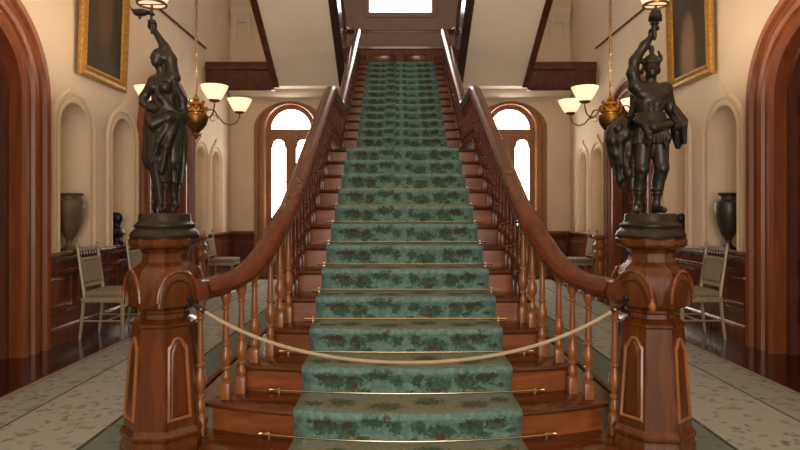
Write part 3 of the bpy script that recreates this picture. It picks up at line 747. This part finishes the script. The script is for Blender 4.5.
# ------------------------------------------------------------------ signed-distance modeller for statues
class SDF:
    def __init__(s, lo, hi, h):
        s.lo = np.array(lo, float); s.h = h
        s.n = np.ceil((np.array(hi)-s.lo)/h).astype(int)+1
        s.D = np.full(s.n, .2)
    def region(s, lo, hi):
        a = np.clip(np.floor((np.array(lo)-s.lo)/s.h).astype(int), 0, s.n-1)
        b = np.clip(np.ceil((np.array(hi)-s.lo)/s.h).astype(int)+1, 1, s.n)
        sl = tuple(slice(a[i], max(b[i], a[i]+1)) for i in range(3))
        g = np.meshgrid(*[s.lo[i]+s.h*np.arange(sl[i].start, sl[i].stop) for i in range(3)], indexing='ij')
        return sl, g
    def put(s, sl, d, k, sub=False):
        D = s.D[sl]
        if sub: d = -d; s.D[sl] = np.maximum(D, d); return
        hh = np.clip(.5+.5*(D-d)/k, 0, 1); s.D[sl] = D+(d-D)*hh-k*hh*(1-hh)
    def cap(s, a, b, ra, rb, k=.015):
        a = np.array(a, float); b = np.array(b, float); r = max(ra, rb)+.06
        sl, (X, Y, Z) = s.region(np.minimum(a, b)-r, np.maximum(a, b)+r)
        ba = b-a; t = np.clip(((X-a[0])*ba[0]+(Y-a[1])*ba[1]+(Z-a[2])*ba[2])/max(1e-9, ba@ba), 0, 1)
        d = np.sqrt((X-a[0]-t*ba[0])**2+(Y-a[1]-t*ba[1])**2+(Z-a[2]-t*ba[2])**2)-(ra+(rb-ra)*t)
        s.put(sl, d, k)
    def chain(s, pts, rs, k=.015):
        for i in range(len(pts)-1): s.cap(pts[i], pts[i+1], rs[i], rs[i+1], k)
    def ell(s, c, r, k=.015, rz=0, ry=0, sub=False):
        c = np.array(c, float); m = max(r)+.06
        sl, (X, Y, Z) = s.region(c-m, c+m)
        x, y, z = X-c[0], Y-c[1], Z-c[2]
        if rz: x, y = x*math.cos(rz)+y*math.sin(rz), -x*math.sin(rz)+y*math.cos(rz)
        if ry: x, z = x*math.cos(ry)+z*math.sin(ry), -x*math.sin(ry)+z*math.cos(ry)
        k0 = np.sqrt((x/r[0])**2+(y/r[1])**2+(z/r[2])**2); k1 = np.sqrt((x/r[0]**2)**2+(y/r[1]**2)**2+(z/r[2]**2)**2)
        s.put(sl, k0*(k0-1)/np.maximum(k1, 1e-6), k, sub)
    def cloth(s, pts, rx, ry, folds, amp, k=.012, ph=0, twist=0, hollow=False):
        """draped tube along a vertical-ish centre line with radial folds"""
        P = np.array(pts, float); zmin, zmax = P[:, 2].min(), P[:, 2].max()
        m = max(max(rx), max(ry))+.05
        lo = P.min(0)-m; hi = P.max(0)+m; lo[2] = zmin-.03; hi[2] = zmax+.03
        sl, (X, Y, Z) = s.region(lo, hi)
        o = np.argsort(P[:, 2]); zz = P[o, 2]
        cx = np.interp(Z, zz, P[o, 0]); cy = np.interp(Z, zz, P[o, 1])
        RX = np.interp(Z, zz, np.array(rx)[o]); RY = np.interp(Z, zz, np.array(ry)[o])
        t = np.clip((zmax-Z)/(zmax-zmin), 0, 1)
        a = np.arctan2((Y-cy)/RY, (X-cx)/RX)
        f = 1+amp*(.25+.75*t)*np.sin(folds*a+ph+twist*t*3)+amp*.5*(.2+.8*t)*np.sin((folds*2+1)*a+1.3+ph-twist*t*4)
        rr = np.sqrt(((X-cx)/RX)**2+((Y-cy)/RY)**2)
        d = (rr-f)*np.minimum(RX, RY)*.85
        d = np.maximum(d, np.maximum(zmin-Z, Z-zmax))
        s.put(sl, d, k)
    def mesh(s, name, mat, parent, dec=None):
        D = s.D; S = D < 0; n = np.array(D.shape)
        c = np.zeros(n-1, int); offs = [(i, j, k) for i in (0, 1) for j in (0, 1) for k in (0, 1)]
        sub = lambda A, o: A[o[0]:n[0]-1+o[0], o[1]:n[1]-1+o[1], o[2]:n[2]-1+o[2]]
        for o in offs: c += sub(S, o)
        act = (c > 0) & (c < 8); idx = -np.ones(n-1, int); ids = np.argwhere(act); idx[act] = np.arange(len(ids))
        acc = np.zeros((len(ids), 3)); cnt = np.zeros(len(ids))
        for a in offs:
            for ax in range(3):
                if a[ax]: continue
                b = list(a); b[ax] = 1
                da = D[tuple((ids+a).T)]; db = D[tuple((ids+b).T)]
                m = (da < 0) != (db < 0); t = np.where(m, da/np.where(m, da-db, 1), 0)
                p = np.array(a, float)[None, :].repeat(len(ids), 0); p[:, ax] += t
                acc[m] += p[m]; cnt[m] += 1
        V = s.lo+s.h*(ids+acc/cnt[:, None])
        F = []
        for ax in range(3):
            u, v = [(1, 2), (2, 0), (0, 1)][ax]
            q = [slice(None)]*3; q[ax] = slice(0, -1); q2 = [slice(None)]*3; q2[ax] = slice(1, None)
            e = S[tuple(q)] != S[tuple(q2)]; pos = np.argwhere(e)
            pos = pos[(pos[:, u] > 0) & (pos[:, v] > 0) & (pos[:, u] < n[u]-1) & (pos[:, v] < n[v]-1)]
            def cell(du, dv):
                w = pos.copy(); w[:, u] -= du; w[:, v] -= dv; return idx[tuple(w.T)]
            f = np.stack([cell(0, 0), cell(1, 0), cell(1, 1), cell(0, 1)], 1)
            flip = ~S[tuple(pos.T)]; f[flip] = f[flip][:, ::-1]
            F.append(f)
        F = np.concatenate(F)
        F = F[(F >= 0).all(1)]
        me = bpy.data.meshes.new(name); me.from_pydata(V.tolist(), [], F.tolist()); me.shade_smooth(); me.materials.append(mat)
        return link(name, me, parent)

def hand(S, wrist, dirv, palm_n, side, grip=None, k=.004, sc=1.0):
    """small closed hand: palm, four curled fingers and a thumb round a vertical rod"""
    w = np.array(wrist, float); d = np.array(dirv, float); d /= np.linalg.norm(d)
    n = np.array(palm_n, float); n -= d*(n@d); n /= np.linalg.norm(n); sd = np.cross(d, n)*side
    S.cap(w, w+d*.035*sc, .014*sc, .017*sc, .006)
    base = w+d*.032*sc
    for q, (off, L) in enumerate(((-.015, .9), (-.005, 1.0), (.005, .95), (.014, .8))):
        p0 = base+sd*off*sc; p1 = p0+d*.018*L*sc+n*.006*sc; p2 = p1+d*.006*sc+n*.018*L*sc; p3 = p2-d*.014*sc+n*.006*sc
        S.chain([p0, p1, p2, p3], [.0062*sc, .006*sc, .0056*sc, .005*sc], k)
    t0 = w+d*.012*sc+sd*(-.016)*sc; t1 = t0+d*.014*sc-sd*.008*sc+n*.01*sc; t2 = t1+d*.008*sc+n*.014*sc+sd*.006*sc
    S.chain([t0, t1, t2], [.0075*sc, .0065*sc, .0055*sc], k)

def head(S, c, az, tilt=0, k=.008, r=.045):
    """az: facing direction angle, 0 = towards -Y, positive towards +X"""
    c = np.array(c, float); f = np.array((math.sin(az), -math.cos(az), 0)); u = np.array((math.cos(az), math.sin(az), 0)); z = np.array((0, 0, 1.))
    S.ell(c+z*.012-f*.004, (r*.86, r*.95, r*.95), .01, rz=az)
    S.ell(c+f*.012-z*.018, (r*.66, r*.72, r*.8), .012, rz=az)      # jaw
    S.cap(c+f*.040+z*.006, c+f*.048-z*.008, .004, .0065, .005)      # nose
    S.cap(c+f*.034+u*.014+z*.012, c+f*.034-u*.014+z*.012, .0065, .0065, .006)   # brow
    for q in (-1, 1):
        S.ell(c+f*.037+u*q*.014+z*.003, (.006, .006, .0045), .002, sub=True)
        S.ell(c+f*.034+u*q*.014+z*.002, (.0058, .0058, .0045), .002)            # eyes
        S.ell(c+u*q*r*.84-f*.004-z*.002, (.005, .009, .013), .003, rz=az)       # ears
    S.cap(c+f*.037+u*.008-z*.021, c+f*.037-u*.008-z*.021, .0042, .0042, .003)   # lips
    S.cap(c+f*.034+u*.005-z*.030, c+f*.034-u*.005-z*.030, .005, .005, .004)
    S.ell(c+f*.030-z*.040, (.011, .010, .009), .006)                            # chin

def plinth(t, mat):
    m = MB(); m.lathe([(.175, 0), (.178, .012), (.17, .03), (.158, .04), (.15, .05), (.156, .06), (.156, .07), (.14, .08), (.133, .092), (.133, .118), (.126, .128)], n=40); m.build('plinth', mat, t)

# --- left: robed woman holding up a torch lamp (mesh origin = top of plinth)
CAPZ = 1.243
def statue_left():
    t = thing('torchbearer_statue', 'dark bronze statue of a robed woman raising a lamp, on the left newel post', 'statue', (-1.317, 3.1, CAPZ))
    plinth(t, M['bronze'])
    pz = .128
    S = SDF((-.22, -.2, -.01), (.2, .2, 1.08), .0048)
    # torso, turned to the viewer's left
    S.cap((.0, .0, .50), (-.004, .0, .585), .062, .052, .03)
    S.ell((.002, .004, .50), (.085, .07, .065), .03)
    S.ell((-.005, -.002, .665), (.072, .055, .075), .03)
    S.ell((-.04, -.045, .675), (.03, .03, .03), .015); S.ell((.022, -.05, .672), (.03, .03, .03), .015)
    S.cap((-.055, .0, .715), (.045, .0, .735), .032, .034, .02)
    S.cap((-.008, -.002, .735), (-.026, -.01, .80), .026, .023, .015)
    head(S, (-.026, -.014, .84), math.radians(-38))
    # hair bun
    S.ell((-.01, .018, .865), (.042, .042, .038), .008); S.ell((.016, .05, .85), (.024, .024, .024), .008)
    # raised arm
    S.chain([(.045, .0, .735), (.03, .0, .84), (.0, .0, .9), (-.05, -.005, .985)], [.036, .031, .025, .016], .018)
    hand(S, (-.055, -.005, .985), (-.12, 0, 1), (0, -1, .1), 1)
    # other arm bent out
    S.chain([(-.06, .0, .715), (-.118, .012, .635), (-.112, -.01, .60)], [.03, .024, .022], .015)
    S.chain([(-.112, -.01, .60), (-.065, -.07, .565)], [.022, .016], .012)
    hand(S, (-.065, -.07, .565), (.8, -.35, -.25), (.3, .9, 0), -1)
    # legs in stride
    S.chain([(-.03, -.01, .48), (-.035, -.035, .30), (-.02, -.01, .075)], [.066, .046, .022], .02)
    S.chain([(.035, .01, .48), (.044, .01, .29), (.03, .05, .10)], [.064, .045, .022], .02)
    S.cap((-.02, -.005, .045), (.0, -.055, .018), .02, .013, .012); S.cap((-.018, .01, .025), (-.02, -.005, .045), .02, .02, .01)
    S.chain([(.03, .05, .10), (.034, .06, .045), (.036, .015, .018)], [.022, .02, .013], .012)
    b = S.mesh('body', M['bronze'], t); b.location = (0, 0, pz)
    S = SDF((-.22, -.2, -.01), (.2, .2, .8), .0048)
    # gown: bodice folds, hip swag, skirt pressed to the front leg
    S.cloth([(.0, 0, .70), (-.004, 0, .62), (0, 0, .56), (.002, .002, .52)], [.068, .066, .06, .088], [.05, .058, .062, .075], 9, .05)
    S.cloth([(.0, 0, .56), (.0, 0, .50), (.004, 0, .43), (.01, 0, .36)], [.06, .086, .09, .06], [.055, .078, .08, .05], 7, .08, ph=.5, twist=.8, k=.03)
    S.cloth([(.0, .0, .5), (-.006, .0, .36), (.0, .005, .24), (.016, .01, .165)], [.084, .076, .056, .036], [.075, .076, .07, .055], 7, .12, twist=.7, k=.02)
    # bundle of cloth across the hips, folds running down to the front knee
    S.chain([(-.085, -.02, .5), (-.03, -.085, .47), (.05, -.07, .51), (.09, .0, .54)], [.018, .024, .022, .016], .02)
    S.chain([(.06, -.06, .5), (.0, -.085, .38), (-.04, -.075, .27)], [.014, .016, .01], .018)
    S.chain([(.08, -.04, .5), (.04, -.075, .36), (.01, -.07, .22)], [.012, .015, .01], .018)
    S.ell((-.085, .03, .35), (.042, .045, .11), .02, ry=-.12); S.ell((-.098, .02, .31), (.03, .036, .065), .02)
    S.chain([(-.09, .0, .55), (-.104, .03, .46), (-.105, .035, .32), (-.06, .02, .22)], [.018, .026, .028, .012], .02)
    S.cloth([(.062, .03, .53), (.07, .03, .42), (.07, .025, .28), (.06, .03, .16)], [.028, .036, .034, .024], [.03, .04, .04, .028], 5, .22, twist=.9)
    S.chain([(.06, -.03, .71), (.09, .02, .62), (.09, .03, .52)], [.016, .022, .026], .015)
    S.chain([(-.05, -.04, .71), (.0, -.062, .62), (.07, -.03, .54)], [.012, .014, .016], .012)
    g = S.mesh('gown', M['bronze2'], t); g.location = (0, 0, pz)
    # torch stem, boat-shaped lamp, burner ring and shade
    hx, hy, hz = -.063, -.02, pz+1.02
    m = MB(); m.tube([(hx, hy, hz-.05), (hx-.002, hy, hz+.05), (hx-.0, hy, hz+.09)], [.007, .007, .009], 8); m.lathe([(.004, 0), (.016, .006), (.016, .014), (.006, .02)], (hx, hy, hz+.045), 10); m.build('torch_stem', M['bronze'], t)
    m = MB()
    m.loft([[(hx-.105+.1*q, hy+w*math.cos(a), hz+.062+zc+w*.75*math.sin(a)) for a in [2*PI*k/10 for k in range(10)]] for q, w, zc in ((-.12, .005, .036), (-.03, .012, .018), (.12, .022, .004), (.4, .028, 0), (.7, .022, .003), (.95, .012, .004), (1.05, .006, .006))])
    m.lathe([(.004, -.035), (.008, -.026), (.01, -.018)], (hx-.065, hy, hz+.062), 8); m.build('boat_lamp', M['bronze'], t)
    cx, cz = hx+.0, hz+.105
    m = MB(); m.lathe([(.068, .0), (.078, .0), (.08, .008), (.074, .014), (.068, .012), (.068, .0)], (cx, hy, cz), 28, caps=False); m.tube([(cx, hy, cz-.03), (cx, hy, cz+.03)], .008, 8); m.tube([(cx-.07, hy, cz+.003), (cx+.07, hy, cz+.003)], .004, 6); m.build('shade_ring', M['old_brass'], t)
    m = MB(); m.lathe([(.072, .01), (.085, .04), (.1, .09), (.11, .13), (.105, .13), (.095, .09), (.08, .04), (.066, .012)], (cx, hy, cz), 28, caps=False); m.lathe([(.02, .004), (.07, .008), (.07, .012), (.02, .01)], (cx, hy, cz), 24); m.build('lamp_shade', M['shade'], t)
    return t
statue_left()

def statue_right():
    t = thing('torchbearer_statue', 'dark bronze statue of a helmeted man raising a torch, on the right newel post', 'statue', (1.317, 3.1, CAPZ))
    plinth(t, M['bronze'])
    pz = .128
    S = SDF((-.2, -.2, -.01), (.2, .2, 1.06), .0048)
    S.cap((-.002, .005, .44), (-.002, .0, .53), .07, .064, .03)
    S.ell((.0, .005, .44), (.08, .065, .06), .03)
    S.ell((.0, .0, .615), (.088, .06, .085), .03)
    for q in (-1, 1):
        S.ell((q*.04, -.04, .64), (.042, .019, .026), .014)             # pectorals
        for kk in range(3): S.ell((q*.018, -.054, .585-kk*.028), (.016, .012, .013), .008)   # muscled cuirass
    S.cap((-.075, .0, .685), (.075, .0, .67), .036, .036, .025)
    S.cap((0, .0, .69), (0, -.008, .745), .03, .028, .015)
    head(S, (.0, -.018, .785), math.radians(-18))
    for q in (-1, 1): S.ell((q*.082, .0, .685), (.034, .036, .026), .014)
    # raised arm
    S.chain([(-.078, .0, .69), (-.095, .0, .76), (-.085, .0, .83), (-.035, -.01, .91), (.0, -.012, .955)], [.035, .031, .027, .024, .016], .018)
    hand(S, (.0, -.012, .955), (.3, 0, 1), (.2, -1, 0), 1)
    # lowered arm
    S.chain([(.08, .0, .672), (.118, .012, .565), (.122, -.045, .49)], [.037, .029, .019], .016)
    hand(S, (.122, -.045, .49), (.0, -.6, -.6), (-.9, 0, 0), -1)
    # legs, boots
    S.chain([(-.04, .0, .42), (-.058, -.022, .24), (-.06, -.014, .2), (-.062, .01, .05)], [.06, .037, .032, .019], .015); S.ell((-.058, -.05, .235), (.018, .014, .022), .01)
    S.ell((-.06, .01, .16), (.03, .032, .06), .012)
    S.chain([(.04, .0, .42), (.046, -.032, .245), (.043, -.022, .205), (.03, -.005, .055)], [.06, .037, .032, .019], .015); S.ell((.047, -.06, .24), (.018, .014, .022), .01)
    S.ell((.038, -.004, .165), (.03, .032, .06), .012)
    for (x, y, dx) in ((-.062, .01, -.02), (.03, -.005, .015)):
        S.cap((x, y, .03), (x+dx, y-.062, .018), .024, .015, .014); S.cap((x, y+.01, .022), (x, y, .05), .022, .022, .01)
        S.ell((x+.002, y-.004, .13), (.036, .036, .012), .006); S.ell((x+.002, y-.004, .108), (.031, .031, .01), .006)
    b = S.mesh('body', M['bronze'], t); b.location = (0, 0, pz)
    # tunic, belt
    S = SDF((-.22, -.2, .0), (.2, .2, .78), .0048)
    S.cloth([(0, 0, .53), (0, .003, .48), (0, .0, .42), (-.004, -.002, .372)], [.07, .083, .094, .1], [.065, .075, .084, .088], 9, .085, twist=.5)
    S.chain([(-.09, -.03, .5), (-.02, -.088, .455), (.06, -.075, .47), (.095, -.01, .5)], [.016, .022, .02, .016], .02)
    S.chain([(-.06, -.07, .46), (-.04, -.09, .4), (-.045, -.08, .36)], [.012, .016, .01], .014)
    S.chain([(.04, -.08, .46), (.06, -.08, .4), (.05, -.075, .355)], [.012, .016, .01], .014)
    S.cloth([(0, 0, .545), (0, 0, .49)], [.076, .083], [.068, .076], 1, .0)
    g = S.mesh('tunic', M['bronze2'], t); g.location = (0, 0, pz)
    S = SDF((-.26, -.2, .05), (.24, .2, .75), .0048)
    # cloak: behind the shoulders, long fall at the left, bundle over the right forearm
    S.chain([(-.08, .05, .69), (.0, .065, .67), (.09, .05, .66)], [.022, .026, .024], .02)
    S.cloth([(-.0, .075, .66), (-.0, .08, .5), (-.03, .08, .36)], [.075, .085, .09], [.02, .026, .03], 9, .14)
    S.cloth([(-.11, .06, .53), (-.155, .045, .48), (-.168, .03, .4), (-.155, .035, .28), (-.135, .04, .14)], [.03, .056, .06, .042, .014], [.03, .045, .05, .04, .016], 6, .22, twist=.9, k=.02)
    S.chain([(-.06, .06, .53), (-.13, .04, .5), (-.2, .02, .45), (-.215, .02, .41)], [.02, .026, .022, .012], .02)
    for (x_, y_, z_, r_) in ((-.205, .0, .4, .022), (-.19, .0, .33, .02), (-.12, -.01, .22, .022), (-.16, .02, .19, .018), (-.14, -.02, .43, .024), (-.18, -.02, .46, .02)): S.ell((x_, y_, z_), (r_, r_, r_*1.5), .014)
    S.chain([(-.13, .0, .5), (-.17, -.02, .4), (-.16, -.005, .27)], [.014, .02, .012], .016)
    S.chain([(-.1, .0, .44), (-.12, -.01, .32), (-.13, .01, .2)], [.012, .018, .012], .016)
    S.cloth([(.12, .0, .58), (.145, -.01, .52), (.155, -.005, .43), (.15, .0, .35)], [.02, .034, .032, .01], [.03, .046, .044, .012], 5, .24, twist=.9, k=.02)
    S.chain([(.11, -.04, .55), (.15, -.06, .47), (.165, -.045, .38)], [.012, .018, .012], .014)
    S.chain([(.13, -.02, .56), (.175, -.02, .5), (.178, -.01, .42)], [.012, .016, .01], .014)
    S.chain([(.09, .045, .65), (.13, .04, .58), (.15, .02, .5)], [.022, .026, .024], .02)
    c = S.mesh('cloak', M['bronze2'], t); c.location = (0, 0, pz)
    # winged helmet
    S = SDF((-.1, -.12, .74), (.12, .1, .93), .004)
    S.ell((.002, -.008, .815), (.046, .05, .045), .01); S.cap((-.03, -.05, .812), (.03, -.055, .812), .008, .008, .008)
    S.chain([(-.004, -.03, .85), (-.002, -.02, .885), (.006, -.005, .9), (.012, .012, .89)], [.012, .012, .01, .006], .01)
    for q in (-1, 1):
        S.chain([(q*.044, -.012, .82), (q*.056, .0, .85), (q*.05, .012, .885)], [.008, .010, .005], .008)
        S.chain([(q*.044, -.004, .815), (q*.064, .012, .84), (q*.068, .025, .87)], [.007, .009, .004], .006)
    S.ell((.042, .0, .775), (.012, .022, .022), .008); S.ell((-.04, .01, .775), (.01, .02, .02), .008)
    hm = S.mesh('helmet', M['bronze'], t); hm.location = (0, 0, pz)
    hx, hy, hz = .008, -.035, pz+.985
    m = MB(); m.lathe([(.004, -.055), (.009, -.045), (.012, -.03), (.009, 0), (.012, .02), (.022, .03), (.024, .038), (.014, .046)], (hx, hy, hz), 12); m.build('torch_stem', M['bronze'], t)
    m = MB(); m.lathe([(.014, .044), (.028, .052), (.036, .068), (.03, .088), (.02, .105), (.01, .118)], (hx+.004, hy, hz), 12, sx=1)
    for k in range(14):
        a = k*2.4; z = .056+.045*k/14; m.ball((hx+.004+.029*math.cos(a)*(1-.3*k/14), hy+.029*math.sin(a)*(1-.3*k/14), hz+z), (.009, .009, .013), 6, 5)
    m.build('torch_head', M['bronze2'], t)
    cx, cz = hx+.006, hz+.13
    m = MB(); m.lathe([(.056, .0), (.066, .0), (.068, .008), (.062, .014), (.056, .012), (.056, .0)], (cx, hy, cz), 28, caps=False); m.tube([(cx, hy, cz-.03), (cx, hy, cz+.03)], .008, 8); m.tube([(cx-.06, hy, cz+.003), (cx+.06, hy, cz+.003)], .004, 6); m.build('shade_ring', M['old_brass'], t)
    m = MB(); m.lathe([(.06, .01), (.075, .04), (.095, .09), (.105, .13), (.1, .13), (.09, .09), (.07, .04), (.054, .012)], (cx, hy, cz), 28, caps=False); m.lathe([(.02, .004), (.058, .008), (.058, .012), (.02, .01)], (cx, hy, cz), 24); m.build('lamp_shade', M['shade'], t)
    return t
statue_right()

# bust and ornament in the second niches
t = thing('bust', 'small black bronze bust in the second niche of the left wall', 'bust', (-3.66, 7.33, NZ0))
m = MB(); m.lathe([(.08, .001), (.08, .03), (.05, .05), (.045, .09)], n=16); m.build('socle', M['black'], t)
S = SDF((-.2, -.2, .05), (.2, .2, .5), .008)
S.ell((0, 0, .15), (.08, .13, .08), .03); S.cap((0, 0, .2), (0, 0, .28), .045, .04, .02); S.ell((.01, 0, .335), (.065, .055, .075), .02); S.ell((.06, 0, .33), (.012, .012, .02), .01)
S.ell((-.02, 0, .36), (.06, .06, .055), .01)
S.mesh('figure', M['black'], t)
t = thing('bust', 'small dark bust in the second niche of the right wall, behind the helmeted statue', 'bust', (3.66, 7.47, NZ0))
m = MB(); m.lathe([(.08, .001), (.08, .03), (.05, .05), (.045, .09)], n=16); m.build('socle', M['black'], t)
S = SDF((-.2, -.2, .05), (.2, .2, .5), .008)
S.ell((0, 0, .15), (.08, .12, .08), .03); S.cap((0, 0, .2), (0, 0, .28), .045, .04, .02); S.ell((-.01, 0, .33), (.06, .055, .07), .02)
S.mesh('figure', M['black'], t)

# ------------------------------------------------------------------ paintings
def painting(s, y, label, mat):
    W_, H_ = 1.06, 1.6
    t = thing('painting', label, 'painting', (s*(WX-.045), y, 2.88 if s < 0 else 2.95), 0)
    t.rotation_euler = (0, s*math.radians(-1.5), 0) if s > 0 else (0, math.radians(2), 0)
    P = lambda u, v, d: (-s*d, u, v)
    rect = lambda o: [(-W_/2+o, o), (W_/2-o, o), (W_/2-o, H_-o), (-W_/2+o, H_-o)]
    pr = [(0, 0), (0, .03), (.015, .05), (.03, .045), (.06, .06), (.09, .045), (.115, .03), (.125, .036), (.14, .022), (.14, 0)]
    m = MB(); m.loft([[P(*rect(o)[k], d) for o, d in pr] for k in (0, 1, 2, 3, 0)], True, False); m.build('frame', M['gilt'], t, smooth=20)
    m = MB(); m.plate(rect(.13), [], P, .008, .016); m.build('canvas', mat, t, smooth=0)
painting(-1, 6.76, 'gilt framed dark portrait high on the left wall above the niches', canvas_mat('dark_portrait', lin(40, 32, 26), lin(62, 50, 38), lin(84, 62, 46), .5, .55, .25, .4))
painting(1, 7.02, 'gilt framed portrait with a pale figure high on the right wall', canvas_mat('robed_portrait', lin(50, 38, 30), lin(74, 58, 44), lin(140, 112, 84), .55, .2, .25, .35))

# ------------------------------------------------------------------ hanging lamps
def hanging_lamp(s, side):
    X, Y, Zc = s*2.03, 5.6, 2.30
    t = thing('hanging_lamp', 'brass four-armed hanging lamp with lit glass shades on the %s' % side, 'lamp', (X, Y, Zc))
    m = MB(); m.tube([(0, 0, .2), (0, 0, 2.9)], .012, 10)
    for z in [.3+.16*k for k in range(16)]: m.lathe([(.012, -.012), (.017, 0), (.012, .012)], (0, 0, z), 10)
    m.lathe([(.012, 2.8), (.05, 2.86), (.08, 2.9), (.085, 2.945)], n=16); m.build('suspension_rod', M['dull_brass'], t)
    m = MB(); m.lathe([(.012, .2), (.03, .19), (.035, .175), (.02, .165), (.03, .15), (.075, .14), (.08, .12), (.066, .1), (.09, .09), (.1, .07), (.1, .05), (.085, .04), (.085, .02)], n=20)
    m.build('gallery', M['brass'], t)
    m = MB(); m.lathe([(.08, .03), (.11, .02), (.115, -.02), (.1, -.07), (.07, -.115), (.035, -.145), (.025, -.16), (.045, -.17), (.045, -.18), (.02, -.19), (.012, -.21), (.004, -.22)], n=20)
    m.build('urn_body', M['old_brass'], t)
    m = MB()
    for k in range(10):
        a = 2*PI*k/10; m.ball((.098*math.cos(a), .098*math.sin(a), .085), (.016, .016, .026), 6, 5)
        m.ball((.075*math.cos(a+.3), .075*math.sin(a+.3), .15), (.01, .01, .018), 6, 5)
    m.build('leaf_crown', M['brass'], t)
    for q in range(4):
        a = math.radians((-50 if s < 0 else 230-10)+90*q)
        d = Vector((math.cos(a), math.sin(a), 0))
        pth = []
        for r, z in ((.08, .05), (.13, .09), (.18, .09), (.22, .03), (.28, -.03), (.35, -.045), (.42, -.01), (.45, .05), (.45, .085)):
            pth.append(tuple(d*r+Vector((0, 0, z))))
        m = MB(); m.tube(pth, .007, 8)
        sp = [tuple(d*(.17+(.05-.008*k*.5)*math.cos(k*.7))+Vector((0, 0, .0+(.05-.004*k)*math.sin(k*.7)))) for k in range(9)]
        m.tube(sp, .004, 6)
        ar = m.build('arm', M['old_brass'], t)
        c = d*.45
        m = MB(); m.lathe([(.01, .08), (.035, .085), (.05, .095), (.052, .105), (.03, .106)], c, 16); m.build('gallery_ring', M['old_brass'], ar)
        m = MB(); m.lathe([(.052, .104), (.07, .125), (.1, .18), (.125, .232), (.121, .232), (.096, .18), (.066, .127), (.05, .107)], c, 24, caps=False)
        m.lathe([(.0, .105), (.047, .106), (.046, .109), (.0, .109)], c, 16); m.build('shade', M['shade'], ar)
        ld = bpy.data.lights.new('lamp_flame', 'POINT'); ld.energy = LAMP; ld.color = (1, .89, .74); ld.shadow_soft_size = .05
        lo = link('lamp_flame', ld, t); lo.location = tuple(c+Vector((0, 0, .2)))
    return t
LAMP = 26
for s, side in ((-1, 'left'), (1, 'right')):
    hl = hanging_lamp(s, side)
    dup(hl, (s*2.03, .9, 2.9), 0, 'added out-of-view brass four-armed lamp brightening the hall near the entrance on the %s' % side)  # extra unseen pair of lamps, added to brighten the hall

# ------------------------------------------------------------------ daylight and camera
def area(name, loc, rot, sx, sy, e, col=(1, 1, 1)):
    l = bpy.data.lights.new(name, 'AREA'); l.shape = 'RECTANGLE'; l.size = sx; l.size_y = sy; l.energy = e; l.color = col
    o = link(name, l); o.location = loc; o.rotation_euler = rot; return o
area('entrance_daylight', (0, Y0-.2, 2.3), (PI/2, 0, 0), 3.3, 3.8, 230, (1, .93, .84))
area('landing_window_daylight', (0, Y1-.06, 6.5), (-PI/2, 0, 0), 1.2, 1.7, 30, (1, .96, .9))
w = bpy.data.worlds.new('sky'); scene.world = w; w.use_nodes = True
w.node_tree.nodes['Background'].inputs[0].default_value = (.8, .87, 1, 1); w.node_tree.nodes['Background'].inputs[1].default_value = .6
cd = bpy.data.cameras.new('camera'); cam = link('camera', cd)
cam.location = (-.052, 0, 1.39); cam.rotation_euler = (PI/2, 0, 0)
cd.sensor_width = 36; cd.lens = 571*36/800; cd.shift_x = .0025; cd.shift_y = -15/800; cd.clip_start = .05
scene.camera = cam
scene.view_settings.view_transform = 'Standard'; scene.view_settings.look = 'None'
scene.view_settings.exposure = 0; scene.view_settings.gamma = 1; scene.view_settings.use_curve_mapping = False
